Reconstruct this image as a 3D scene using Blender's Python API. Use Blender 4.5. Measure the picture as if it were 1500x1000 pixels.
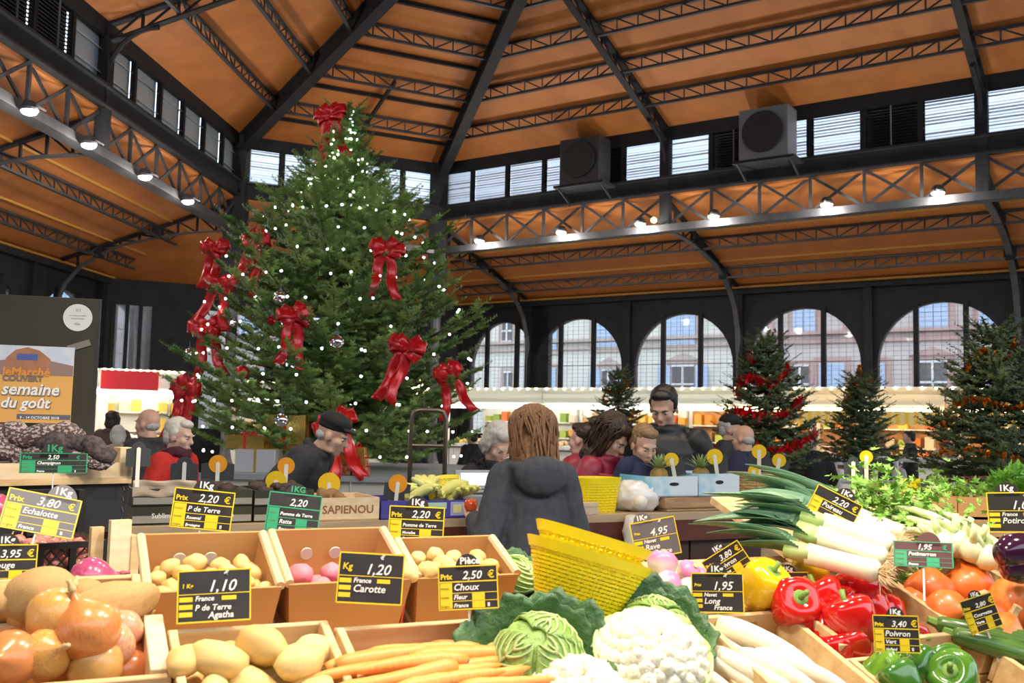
import bpy, bmesh, math, random
import numpy as np
from mathutils import Vector, Matrix, noise, Euler
for o in list(bpy.data.objects): bpy.data.objects.remove(o)
random.seed(7); RNG=np.random.default_rng(7)
SC=bpy.context.scene; COL=SC.collection
V=Vector
# ---------------------------------------------------------------- camera
F=1457.6; PITCH=.0838113; ROLL=.0227268; ZC=1.6
_cp,_sp,_cr,_sr=math.cos(PITCH),math.sin(PITCH),math.cos(ROLL),math.sin(ROLL)
_up=V((0,-_sp,_cp)); CF=V((0,_cp,_sp)); CX=_cr*V((1,0,0))+_sr*_up; CU=-_sr*V((1,0,0))+_cr*_up
cam=bpy.data.objects.new('camera',bpy.data.cameras.new('camera')); COL.objects.link(cam); SC.camera=cam
cam.matrix_world=Matrix((( CX.x,CU.x,-CF.x,0),(CX.y,CU.y,-CF.y,0),(CX.z,CU.z,-CF.z,ZC),(0,0,0,1)))
cam.data.sensor_width=36; cam.data.lens=36*F/1500; cam.data.clip_end=300; cam.data.clip_start=.05
cam.data.dof.use_dof=True; cam.data.dof.focus_distance=3.4; cam.data.dof.aperture_fstop=36*F/1500/1000/.0042
# ---------------------------------------------------------------- world, exposure, big light
w=bpy.data.worlds.new('overcast_sky'); SC.world=w; w.use_nodes=True
bg=w.node_tree.nodes['Background']; bg.inputs[0].default_value=(.78,.88,1,1); bg.inputs[1].default_value=2.3
vs=SC.view_settings; vs.view_transform='Standard'; vs.look='None'; vs.gamma=1; vs.use_curve_mapping=False; vs.exposure=.45
def point_light(name,loc,power,color=(1,.95,.88),radius=.08,spot=None,aim=None):
    if spot:
        l=bpy.data.lights.new(name,'SPOT'); l.spot_size=spot; l.spot_blend=.6
    else: l=bpy.data.lights.new(name,'POINT')
    l.energy=power; l.color=color; l.shadow_soft_size=radius
    o=bpy.data.objects.new(name,l); COL.objects.link(o); o.location=loc
    if aim is not None: o.rotation_euler=(V(aim)-V(loc)).to_track_quat('-Z','Y').to_euler()
    return o
def ray(px,py): return CX*((px-750)/F)-CU*((py-500)/F)+CF
def at(px,py,Y):
    d=ray(px,py); return d*(Y/d.y)+V((0,0,ZC))
def onz(px,py,z):
    d=ray(px,py); return d*((z-ZC)/d.z)+V((0,0,ZC))
def proj(P):
    P=V(P)-V((0,0,ZC)); z=P.dot(CF); return 750+F*P.dot(CX)/z, 500-F*P.dot(CU)/z
# ---------------------------------------------------------------- materials
MATS={}
def M(name,col=(.5,.5,.5),rough=.5,metal=0,col2=None,nscale=8,ndetail=3,stretch=(1,1,1),bump=0,bscale=40,rand=None,emit=None,es=1,trans=0,coat=0,spec=.5,sss=0,alpha=1,contrast=(.35,.65),wave=None):
    if name in MATS: return MATS[name]
    m=bpy.data.materials.new(name); m.use_nodes=True; nt=m.node_tree; N=nt.nodes; L=nt.links
    b=N['Principled BSDF']; I=b.inputs
    c4=lambda c:(c[0],c[1],c[2],1)
    I['Base Color'].default_value=c4(col); I['Roughness'].default_value=rough; I['Metallic'].default_value=metal
    I['Specular IOR Level'].default_value=spec
    if trans: I['Transmission Weight'].default_value=trans
    if coat: I['Coat Weight'].default_value=coat; I['Coat Roughness'].default_value=.08
    if sss: I['Subsurface Weight'].default_value=sss; I['Subsurface Radius'].default_value=(.02,.008,.004); I['Subsurface Scale'].default_value=.5
    if alpha<1: I['Alpha'].default_value=alpha
    if emit: I['Emission Color'].default_value=c4(emit); I['Emission Strength'].default_value=es
    tc=None
    if col2 or bump or wave:
        tc=N.new('ShaderNodeTexCoord'); mp=N.new('ShaderNodeMapping'); mp.inputs['Scale'].default_value=stretch; L.new(tc.outputs['Object'],mp.inputs['Vector'])
    out=None
    if col2:
        n=N.new('ShaderNodeTexNoise'); n.inputs['Scale'].default_value=nscale; n.inputs['Detail'].default_value=ndetail
        L.new(mp.outputs[0],n.inputs['Vector'])
        r=N.new('ShaderNodeValToRGB'); r.color_ramp.elements[0].position=contrast[0]; r.color_ramp.elements[1].position=contrast[1]
        r.color_ramp.elements[0].color=c4(col); r.color_ramp.elements[1].color=c4(col2)
        L.new(n.outputs['Fac'],r.inputs['Fac']); out=r.outputs['Color']
    if wave:
        wv=N.new('ShaderNodeTexWave'); wv.inputs['Scale'].default_value=wave[0]; wv.bands_direction=wave[1]; wv.inputs['Distortion'].default_value=wave[3] if len(wave)>3 else 0
        L.new(mp.outputs[0],wv.inputs['Vector'])
        mx=N.new('ShaderNodeMix'); mx.data_type='RGBA'; mx.blend_type='MIX'
        L.new(wv.outputs['Fac'],mx.inputs[0])
        if out: L.new(out,mx.inputs[6])
        else: mx.inputs[6].default_value=c4(col)
        mx.inputs[7].default_value=c4(wave[2]); out=mx.outputs[2]
    if rand:
        oi=N.new('ShaderNodeObjectInfo'); mx=N.new('ShaderNodeMix'); mx.data_type='RGBA'
        L.new(oi.outputs['Random'],mx.inputs[0])
        if out: L.new(out,mx.inputs[6])
        else: mx.inputs[6].default_value=c4(col)
        mx.inputs[7].default_value=c4(rand); out=mx.outputs[2]
    if out: L.new(out,I['Base Color'])
    if bump:
        n=N.new('ShaderNodeTexNoise'); n.inputs['Scale'].default_value=bscale; n.inputs['Detail'].default_value=4
        L.new(mp.outputs[0],n.inputs['Vector'])
        bp=N.new('ShaderNodeBump'); bp.inputs['Strength'].default_value=bump; bp.inputs['Distance'].default_value=.01
        L.new(n.outputs['Fac'],bp.inputs['Height']); L.new(bp.outputs[0],I['Normal'])
    MATS[name]=m; return m
# ---------------------------------------------------------------- mesh building
def basis(d,up=V((0,0,1))):
    d=V(d).normalized()
    if abs(d.dot(up))>.99: up=V((0,1,0)) if abs(d.y)<.9 else V((1,0,0))
    x=d.cross(up).normalized(); return x, x.cross(d).normalized(), d     # side, up', dir
class MB:
    def __init__(s): s.v=[]; s.f=[]; s.mi=[]; s.cur=0
    def add(s,vs,fs):
        k=len(s.v); s.v+= [tuple(p) for p in vs]; s.f+=[tuple(i+k for i in q) for q in fs]; s.mi+=[s.cur]*len(fs); return s
    def box(s,c,size,mx=None):
        c=V(c); h=[q/2 for q in size]
        P=[V((x*h[0],y*h[1],z*h[2])) for x in(-1,1) for y in(-1,1) for z in(-1,1)]
        P=[(mx@p if mx else p)+c for p in P]
        return s.add(P,[(0,1,3,2),(4,6,7,5),(0,4,5,1),(2,3,7,6),(0,2,6,4),(1,5,7,3)])
    def boxmm(s,a,b): return s.box([(a[i]+b[i])/2 for i in range(3)],[abs(b[i]-a[i]) for i in range(3)])
    def bar(s,p,q,w,h,up=V((0,0,1))):
        p,q=V(p),V(q); x,u,d=basis(q-p,V(up)); P=[]
        for e in (p,q):
            for a,b in((-1,-1),(1,-1),(1,1),(-1,1)): P.append(e+x*a*w/2+u*b*h/2)
        return s.add(P,[(3,2,1,0),(4,5,6,7),(0,1,5,4),(1,2,6,5),(2,3,7,6),(3,0,4,7)])
    def tube(s,pts,rad,n=8,cap=True,flat=1.0,up=V((0,0,1))):
        pts=[V(p) for p in pts]; rad=[rad]*len(pts) if isinstance(rad,(int,float)) else rad
        P=[];Fc=[]
        t=[(pts[min(i+1,len(pts)-1)]-pts[max(i-1,0)]).normalized() for i in range(len(pts))]
        x,u,_=basis(t[0],V(up))
        for i,p in enumerate(pts):
            x=(x-t[i]*x.dot(t[i])).normalized(); u=x.cross(t[i]).normalized()
            for k in range(n):
                a=2*math.pi*k/n; P.append(p+x*math.cos(a)*rad[i]+u*math.sin(a)*rad[i]*flat)
        for i in range(len(pts)-1):
            for k in range(n):
                a=i*n+k; b=i*n+(k+1)%n; Fc.append((a,b,b+n,a+n))
        if cap: Fc.append(tuple(range(n-1,-1,-1))); Fc.append(tuple(range((len(pts)-1)*n,len(pts)*n)))
        return s.add(P,Fc)
    def lathe(s,prof,n=16,c=(0,0,0),mx=None,wob=None):
        P=[];Fc=[];c=V(c)
        for i,(r,z) in enumerate(prof):
            for k in range(n):
                a=2*math.pi*k/n; rr=r*(wob(a,i/(len(prof)-1)) if wob else 1); p=V((math.cos(a)*rr,math.sin(a)*rr,z)); P.append((mx@p if mx else p)+c)
        for i in range(len(prof)-1):
            for k in range(n):
                a=i*n+k;b=i*n+(k+1)%n; Fc.append((a,b,b+n,a+n))
        Fc.append(tuple(range(n-1,-1,-1))); Fc.append(tuple(range((len(prof)-1)*n,len(prof)*n)))
        return s.add(P,Fc)
    def prism(s,poly,y0,y1,mx=None):      # poly in local xz, extruded along y
        n=len(poly); P=[V((x,y0,z)) for x,z in poly]+[V((x,y1,z)) for x,z in poly]
        if mx: P=[mx@p for p in P]
        return s.add(P,[tuple(range(n)),tuple(range(2*n-1,n-1,-1))]+[(i,i+n,(i+1)%n+n,(i+1)%n) for i in range(n)])
    def ball(s,c,r,n=12,mx=None):
        r=(r,r,r) if isinstance(r,(int,float)) else r; c=V(c); m=max(4,n//2+1); P=[V((0,0,-r[2]))]; Fc=[]
        for i in range(1,m):
            t=-math.pi/2+math.pi*i/m
            for k in range(n): a=2*math.pi*k/n; P.append(V((math.cos(t)*math.cos(a)*r[0],math.cos(t)*math.sin(a)*r[1],math.sin(t)*r[2])))
        P.append(V((0,0,r[2]))); T=len(P)-1
        for k in range(n): Fc.append((0,1+(k+1)%n,1+k)); Fc.append((T,1+(m-2)*n+k,1+(m-2)*n+(k+1)%n))
        for i in range(m-2):
            for k in range(n): a=1+i*n+k; b=1+i*n+(k+1)%n; Fc.append((a,b,b+n,a+n))
        return s.add([(mx@p if mx else p)+c for p in P],Fc)
    def grid(s,fn,nu,nv,thick=0,closeu=False):   # surface fn(u,v)
        P=[V(fn(i/nu,j/nv)) for j in range(nv+1) for i in range(nu+1)]; w_=nu+1
        Fc=[(j*w_+i,j*w_+i+1,(j+1)*w_+i+1,(j+1)*w_+i) for j in range(nv) for i in range(nu)]
        if thick:
            nr=[V((0,0,0)) for _ in P]
            for q in Fc:
                nn=(P[q[1]]-P[q[0]]).cross(P[q[2]]-P[q[0]])
                for i in q: nr[i]+=nn
            k=len(P); P=P+[p-nr[i].normalized()*thick if nr[i].length>0 else p for i,p in enumerate(P)]
            Fc=Fc+[tuple(i+k for i in reversed(q)) for q in Fc]
            edge=[j for j in range(nu)]; B=[(i,i+1) for i in range(nu)]+[((j)*w_+nu,(j+1)*w_+nu) for j in range(nv)]+[(nv*w_+i+1,nv*w_+i) for i in range(nu)]+[((j+1)*w_,j*w_) for j in range(nv)]
            Fc+=[(b,a,a+k,b+k) for a,b in B]
        return s.add(P,Fc)
    def mesh(s,name,mats,smooth=False,noisy=None):
        me=bpy.data.meshes.new(name); me.from_pydata(s.v,[],s.f)
        for m in (mats if isinstance(mats,(list,tuple)) else [mats]): me.materials.append(m)
        if any(s.mi): me.polygons.foreach_set('material_index',s.mi)
        if smooth: me.polygons.foreach_set('use_smooth',[True]*len(me.polygons))
        me.update(); return me
    def build(s,name,mats,parent=None,smooth=False,**kw):
        return obj(name,s.mesh(name,mats,smooth),parent,**kw)
def obj(name,me,parent=None,loc=None,rot=None,mx=None,scale=None,label=None,cat=None,group=None,kind=None):
    o=bpy.data.objects.new(name,me); COL.objects.link(o)
    if parent: o.parent=parent
    if mx is not None: o.matrix_local=mx
    if loc is not None: o.location=loc
    if rot is not None: o.rotation_euler=rot
    if scale is not None: o.scale=(scale,)*3 if isinstance(scale,(int,float)) else scale
    return tag(o,label,cat,group,kind)
def tag(o,label=None,cat=None,group=None,kind=None):
    if label: o['label']=label
    if cat: o['category']=cat
    if group: o['group']=group
    if kind: o['kind']=kind
    return o
def thing(name,label,cat,loc=(0,0,0),rot=(0,0,0),group=None,mx=None,kind=None):
    o=obj(name,None,None,loc,rot,None,None,label,cat,group,kind); o.empty_display_size=.1
    if mx is not None: o.matrix_world=mx
    return o
def struct(name,label,loc=(0,0,0)): return thing(name,label,None,loc,kind='structure')
def clone(root,mx=None,loc=None,rot=None,label=None,group=None):
    r=root.copy(); COL.objects.link(r)
    if mx is not None: r.matrix_world=mx
    if loc is not None: r.location=loc
    if rot is not None: r.rotation_euler=rot
    if label: r['label']=label
    if group: r['group']=group
    for ch in root.children:
        c=ch.copy(); COL.objects.link(c); c.parent=r
        for g in ch.children: d=g.copy(); COL.objects.link(d); d.parent=c
    return r
def bevel(o,wd=.003,seg=2):
    m=o.modifiers.new('bevel','BEVEL'); m.width=wd; m.segments=seg; m.limit_method='ANGLE'; return o
def fmat(ex,ey,ez,o):  # frame matrix
    return Matrix(((ex.x,ey.x,ez.x,o.x),(ex.y,ey.y,ez.y,o.y),(ex.z,ey.z,ez.z,o.z),(0,0,0,1)))
_txt={}; TMP=bpy.data.scenes.new('workbench')
def evaluated(o):      # bake modifiers in a scene of its own, so that the big scene is not re-evaluated
    TMP.collection.objects.link(o); 
    with bpy.context.temp_override(scene=TMP,view_layer=TMP.view_layers[0]): dg=bpy.context.evaluated_depsgraph_get()
    me=bpy.data.meshes.new_from_object(o.evaluated_get(dg)); TMP.collection.objects.unlink(o); return me
def text_mesh(s,size,mat,shear=0,bold=0,align='LEFT',spacing=1.0):
    k=(s,size,mat.name,shear,bold,align,spacing)
    if k in _txt: return _txt[k]
    c=bpy.data.curves.new('lettering','FONT'); c.body=s; c.size=size; c.shear=shear; c.extrude=.0004; c.offset=bold; c.align_x=align; c.resolution_u=2; c.space_character=spacing
    o=bpy.data.objects.new('lettering_curve',c); me=evaluated(o); me.name='lettering'
    bpy.data.objects.remove(o); bpy.data.curves.remove(c)
    me.materials.clear(); me.materials.append(mat); _txt[k]=me; return me
# ================================================================= THE HALL
A=V((-7.0914,24.9706,0)); B=V((-2.1264,27.4126,0))
uL=V((.07347,.9973,0)); uC=V((.90042,.43502,0)); uR=V((.82695,-.56228,0))
nR=V((.56228,.82695,0)); nL=V((-.9973,.07347,0)); nC=V((-.43502,.90042,0))
ZS,ZH,ZR=7.6,8.55,8.8; KR=.38; PW=1.158
APEX=V((1.55,14.25,0)); 
def dist(P,Q,n): return -(P-Q).dot(n)
dRa=dist(APEX,B,nR); dLa=dist(APEX,A,nL); APEX.z=ZR+KR*dRa; KL=(APEX.z-ZR)/dLa
steel=M('dark_grey_paint',(.011,.0112,.0125),.65,0,spec=.25,col2=(.017,.0172,.019),nscale=3,bump=.05,bscale=30)
steel2=M('grey_steel_paint',(.03,.031,.034),.45,.15,col2=(.045,.045,.048),nscale=4)
steel3=M('light_grey_steel',(.13,.13,.14),.42,.25)
roofm=M('orange_roof_boards',(.46,.155,.028),.62,0,col2=(.38,.12,.02),nscale=1.6,stretch=(1,1,1),bump=.12,bscale=12,ndetail=5)
yel=M('ochre_edge_board',(.48,.23,.035),.6)
glass=M('frosted_louvre_glass',(.75,.82,.9),.35,0,trans=.75,spec=.4)
clear=M('window_glass',(.9,.95,1),.03,0,alpha=.12,spec=.6)
blackm=M('black_panel_paint',(.012,.012,.013),.6)
dirty=M('grey_dusty_glass',(.2,.26,.3),.55,0,trans=.55,spec=.4)
def Z(P,z): return V((P.x,P.y,z))
# floor
floor=MB().box((4,12,-.05),(70,70,.1)).build('floor',M('grey_stone_floor',(.22,.21,.2),.5,0,col2=(.28,.27,.25),nscale=2),kind='structure')
# roof planes (thin slabs)
def slab(mb,pts,t=.12):
    pts=[V(p) for p in pts]; n=len(pts)
    P=pts+[p+V((0,0,t)) for p in pts]
    mb.add(P,[tuple(range(n)),tuple(range(2*n-1,n-1,-1))]+[(i,i+n,(i+1)%n+n,(i+1)%n) for i in range(n)])
LR=32; LL=34
E_R=B+uR*LR; RID_R=Z(APEX+uR*(LR-(APEX-B).dot(uR)),APEX.z); E_L=A-uL*LL; RID_L=Z(APEX-uL*(LL-(A-APEX).dot(uL)),APEX.z)
ceil=struct('ceiling','orange board roof on dark steel rafters and lattice purlins')
mb=MB(); slab(mb,[Z(B,ZR),Z(E_R,ZR),RID_R,APEX]); mb.build('roof_boards',roofm,ceil)
mb=MB(); slab(mb,[Z(A,ZR),Z(B,ZR),APEX]); mb.build('roof_boards',roofm,ceil)
mb=MB(); slab(mb,[Z(E_L,ZR),Z(A,ZR),APEX,RID_L]); mb.build('roof_boards',roofm,ceil)
mb=MB(); slab(mb,[RID_L,APEX,RID_R]); mb.build('roof_boards',roofm,ceil)
# lattice purlin between two points: chords + posts + diagonals
def lattice(p,q,depth,cell,name,parent,mat,ch=.05,wb=.028,flip=False,mid=True):
    p,q=V(p),V(q); mb=MB(); dn=V((0,0,-depth)); Ln=(q-p).length; n=max(2,round(Ln/cell))
    mb.bar(p,q,ch*1.6,ch); mb.bar(p+dn,q+dn,ch*1.6,ch)
    for i in range(n+1):
        a=p.lerp(q,i/n)
        if 0<i<n: mb.bar(a,a+dn,wb,wb,up=V((0,1,0)))
        if i<n:
            b=p.lerp(q,(i+1)/n); f=(i<n/2) if mid else flip
            if f: mb.bar(a,b+dn,wb,wb)
            else: mb.bar(a+dn,b,wb,wb)
    return mb.build(name,mat,parent)
def girder_rafter(p,q,depth,name,parent,cell=.7,wch=.16):
    """steel rafter following the roof underside with a lattice web, plates and flanges"""
    p,q=V(p),V(q); dn=V((0,0,-depth)); mb=MB(); n=max(3,round((q-p).length/cell))
    mb.bar(p,q,wch,.06); mb.bar(p+dn,q+dn,wch,.035)
    for i in range(n):
        a=p.lerp(q,i/n); b=p.lerp(q,(i+1)/n)
        mb.bar(a,a+dn,.05,.05,up=V((0,1,0))); mb.bar(a+dn,b,.03,.04)
    return mb.build(name,[steel],parent)
def rd(u): return ZR+KR*u
# rafters on right roof
def Rp(s,u,dz=0): return Z(B+uR*s-nR*u,ZR+KR*u+dz)
def Lp(s,u,dz=0): return Z(A+uL*s-nL*u,ZR+KL*u+dz)   # s negative
sA=(APEX-B).dot(uR); sLA=(APEX-A).dot(uL)
def hipB_u(s): return dRa*s/sA if s<sA else dRa
def hipA_u(s): return dLa*s/sLA if s>sLA else dLa
for i in range(1,5):
    s=6.95*i; girder_rafter(Rp(s,.02,-.03),Rp(s,hipB_u(s),-.03),.33,'rafter',ceil)
for i in range(1,5):
    s=-7.15*i; girder_rafter(Lp(s,.02,-.03),Lp(s,hipA_u(s),-.03),.33,'rafter',ceil)
# hip rafters: deep plate girders
for P in (A,B):
    mb=MB(); p=Z(P,ZR-.05); q=APEX-V((0,0,.05)); dn=V((0,0,-.42))
    mb.bar(p+dn*.5,q+dn*.5,.05,.42); mb.bar(p+dn,q+dn,.26,.05); mb.bar(p,q,.22,.05); mb.build('hip_rafter',[steel],ceil)
# curved knees under the rafters at the clerestory
def knee(P,inw,k,name='rafter_knee'):
    mb=MB(); pts=[P+V((0,0,ZS+.05))-inw*-.04]
    for t in range(9):
        a=t/8*math.pi/2; pts.append(Z(P+inw*(.05+.95*(1-math.cos(a))),ZS+.1+(ZR+k*1-.42-ZS-.1)*math.sin(a)))
    mb.tube(pts,.045,6); return mb.build(name,steel,ceil)
for i in range(1,4): knee(B+uR*6.95*i,-nR,KR)
for i in range(1,4): knee(A-uL*7.15*i,-nL,KL)
# purlins: levels by distance from the wall
for u in (1.3,2.45,3.6,4.75,5.9,7.05):
    f=u/dRa; pB=Z(B.lerp(APEX,f),rd(u)-.03); pA=Z(A.lerp(APEX,f),rd(u)-.03)
    s0=sA*f; stops=[s0]+[6.95*i for i in range(1,5) if 6.95*i>s0]+[LR]
    for a,b in zip(stops,stops[1:]):
        if b-a<.3: continue
        p,q=Rp(a+.06,u,-.03),Rp(b-.06,u,-.03); lattice(p,q,.27,.48,'purlin',ceil,steel2)
    if (pA-pB).length>.6: lattice(pA,pB,.27,.48,'purlin',ceil,steel2)
    uL_=dLa*f; s0=sLA*f; stops=[s0]+[-7.15*i for i in range(1,5) if -7.15*i<s0]+[-LL]
    for a,b in zip(stops,stops[1:]):
        if a-b<.3: continue
        lattice(Lp(a-.06,uL_,-.03),Lp(b+.06,uL_,-.03),.27,.48,'purlin',ceil,steel2)
for u in (.8,1.9,3.05,4.2):     # thin angle bars between purlins of the end bay
    f=u/dRa; MB().bar(Z(A.lerp(APEX,f),rd(u)-.05),Z(B.lerp(APEX,f),rd(u)-.05),.09,.07).build('angle_bar',steel,ceil)
mb=MB(); c0=(A+B)/2; mb.bar(Z(c0.lerp(APEX,.5/dRa),rd(.5)-.12),Z(c0.lerp(APEX,2.45/dRa),rd(2.45)-.12),.06,.1); mb.build('angle_bar',steel,ceil)
# ---- clerestory: beam, mullions, windows, girder below
NW=[0]
def wall_run(P0,u,n,length,npanes,dark,name,isR):
    """clerestory wall from P0 along u. n outward."""
    P0=V(P0); wl=struct(name,'clerestory wall of louvred panes over a dark steel girder')
    pw=length/npanes
    def Q(s,z,o=0): return Z(P0+u*s+n*o,z)
    mb=MB(); mb.bar(Q(0,ZS-.2),Q(length,ZS-.2),.22,.38); mb.bar(Q(0,ZS-.02,-.06),Q(length,ZS-.02,-.06),.3,.05); mb.bar(Q(0,ZS-.38,-.02),Q(length,ZS-.38,-.02),.34,.04); mb.build('sill_beam',steel,wl)
    MB().bar(Q(0,ZH+.14),Q(length,ZH+.14),.16,.3).build('head_beam',steel,wl)
    # lower chord + web
    MB().bar(Q(0,6.36),Q(length,6.36),.3,.17).build('bottom_chord',steel2,wl)
    for i in range(npanes+1):
        s=i*pw; MB().bar(Q(s,6.4),Q(s,ZS-.3),.06,.06,up=u).build('girder_post',steel2,wl)
        if i<npanes:
            mb=MB(); mb.bar(Q(s+.05,6.45,.02),Q(s+pw-.05,ZS-.42,.02),.035,.06); mb.bar(Q(s+.05,ZS-.42,-.03),Q(s+pw-.05,6.45,-.03),.035,.06); mb.build('girder_brace',steel2,wl)
        if i%6 and i<npanes: MB().bar(Q(s,ZS),Q(s,ZH+.05),.1,.1,up=u).build('mullion',steel,wl)
    for i in range(npanes):
        NW[0]+=1; s0,s1=i*pw+.05,(i+1)*pw-.05
        w_=struct('window_%d'%NW[0],'louvred clerestory pane %s'%('of black slats' if i in dark else 'of frosted glass slats'))
        mb=MB()
        for a,b in ((Q(s0,ZS+.02),Q(s1,ZS+.02)),(Q(s0,ZH-.02),Q(s1,ZH-.02))): mb.bar(a,b,.06,.04)
        for s in (s0,s1): mb.bar(Q(s,ZS),Q(s,ZH),.03,.06,up=u)
        mb.build('window_frame',steel,w_)
        mb=MB(); ns=13
        if i in dark:
            for k in range(ns):
                z=ZS+.04+(ZH-ZS-.08)*(k+.5)/ns; mb.bar(Q(s0,z,.01),Q(s1,z,.01),.09,.018,up=V((0,0,1))-n*.9)
            mb.build('louvre_slats',blackm,w_)
            MB().bar(Q(s0,(ZS+ZH)/2,.09),Q(s1,(ZS+ZH)/2,.09),.02,ZH-ZS).build('backing_panel',blackm,w_)
            MB().tube([Q((s0+s1)/2,ZS+.05,-.1),Q((s0+s1)/2,ZH-.05,-.1)],.018,6).build('actuator_rod',steel3,w_)
        else:
            for k in range(ns if isR else 2):
                z=ZS+.04+(ZH-ZS-.08)*(k+.5)/(ns if isR else 2); mb.bar(Q(s0,z,.02+random.uniform(-.006,.006)),Q(s1,z,.02),.075,.007,up=V((0,0,1))-n*random.uniform(.2,1.0))
            mb.build('louvre_slats' if isR else 'glazing_bars',glass if isR else dirty,w_)
            MB().bar(Q(s0,(ZS+ZH)/2,.07),Q(s1,(ZS+ZH)/2,.07),.006,ZH-ZS).build('pane',glass if isR else dirty,w_)
    return Q
QR=wall_run(B,uR,nR,6.95*4,24,(4,7,10,16,18),'wall_right',True)
QC=wall_run(A,uC,nC,(B-A).length,5,(2,),'wall_end',True)
QL=wall_run(A,-uL,nL,7.15*4,24,(7,8,15),'wall_left',False)
for Qw,stp,nn in ((QR,6.95,uR),(QL,7.15,-uL)):
    for i in range(1,4): MB().bar(Qw(stp*i,6.3,-.03),Qw(stp*i,ZR,-.03),.2,.24,up=nn).build('clerestory_post',steel,bpy.data.objects['wall_right' if nn==uR else 'wall_left'])
# ---- corner columns
colm=M('grey_cast_iron',(.1,.1,.105),.42,.3)
for P in (A,B):
    c=struct('column','',Z(P,0))
    c['label']='dark steel corner column with round iron shaft beside the big tree' if P is B else 'dark steel corner column behind the left of the big tree'
    MB().box((0,0,6.7),(.5,.5,4.2)).box((0,0,4.95),(.42,.42,.5)).build('pier',steel,c)
    MB().lathe([(.2,0),(.2,.5),(.16,.6),(.125,.8),(.115,3.9),(.15,4.0),(.13,4.1),(.14,4.5),(.2,4.75),(.23,4.8),(.23,4.9),(.14,4.95)],20).build('shaft',colm,c,smooth=False)
    MB().lathe([(.1,4.5),(.24,4.72),(.26,4.8),(.12,4.86)],12).build('capital',M('dull_brass_iron',(.16,.13,.12),.4,.3),c)
# ---- aisle: outer walls at 4.8 m, lean-to roof
AW=4.8; ZE=5.53; ZT=7.15
tt=AW*math.tan(math.pi/6)
oA=A+nC*AW-uC*tt; oB=B+nC*AW+uC*tt
def fsl(P,Q,n,e0,e1):
    pass
mb=MB(); slab(mb,[Z(oB,ZE),Z(oB+uR*40,ZE),Z(B+uR*40,ZT),Z(B,ZT)],.1); mb.build('aisle_roof_boards',roofm,ceil)
mb=MB(); slab(mb,[Z(oA,ZE),Z(oB,ZE),Z(B,ZT),Z(A,ZT)],.1); mb.build('aisle_roof_boards',roofm,ceil)
mb=MB(); slab(mb,[Z(oA-uL*40,ZE),Z(oA,ZE),Z(A,ZT),Z(A-uL*40,ZT)],.1); mb.build('aisle_roof_boards',roofm,ceil)
KA=(ZT-ZE)/AW
def aisle(P,u,n,n_ribs,step,length,pieces,c0=1.0):
    def q(s,wd,z): return Z(P+u*s+n*wd,z)
    for wd in (2.0,3.55):     # lattice purlins
        sh=wd*math.tan(math.pi/6)
        for k in range(pieces):
            a,b=k*step,(k+1)*step
            if k==0: a-=sh
            lattice(q(a+.05,wd,ZT-KA*wd-.03),q(b-.05,wd,ZT-KA*wd-.03),.26,.5,'purlin',ceil,steel2)
            MB().bar(q(a+.05,wd-.35,ZT-KA*(wd-.35)-.02),q(b-.05,wd-.35,ZT-KA*(wd-.35)-.02),.05,.05).build('ochre_batten',yel,ceil)
    for k in range(n_ribs):
        s=k*step
        pts=[(.1,6.36),(1.2,6.3),(2.2,6.13),(3.0,5.95),(3.57,5.68),(4.05,5.36),(4.4,4.95),(4.6,4.4),(4.7,3.6),(4.72,2.4)]
        mb=MB()
        for (a,za),(b,zb) in zip(pts,pts[1:]): mb.bar(q(s,a,za),q(s,b,zb),.14,.035)
        mb.build('aisle_rib_flange',M('mid_grey_steel',(.07,.07,.075),.45,.2),ceil)
        mb=MB(); mb.bar(q(s,0,ZT-.06),q(s,AW,ZE-.06),.12,.06)
        for wd in (.5,1.0,1.5,2.0,2.5,3.0,3.55,4.1):
            zl=np.interp(wd,[p[0] for p in pts],[p[1] for p in pts]); zu=ZT-KA*wd-.06
            mb.bar(q(s,wd,zl),q(s,wd,zu),.05,.05,up=u)
            w2=wd+.5; zu2=ZT-KA*w2-.06
            if w2<4.6: mb.bar(q(s,wd,zl),q(s,w2,zu2),.04,.04)
        for wd in (2.0,3.55): mb.box(q(s,wd,ZT-KA*wd-.18),(.2,.2,.28))
        mb.build('aisle_rib_web',steel,ceil)
aisle(B,uR,nR,4,6.95,40,4); aisle(A,-uL,nL,4,7.15,40,4)
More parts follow.
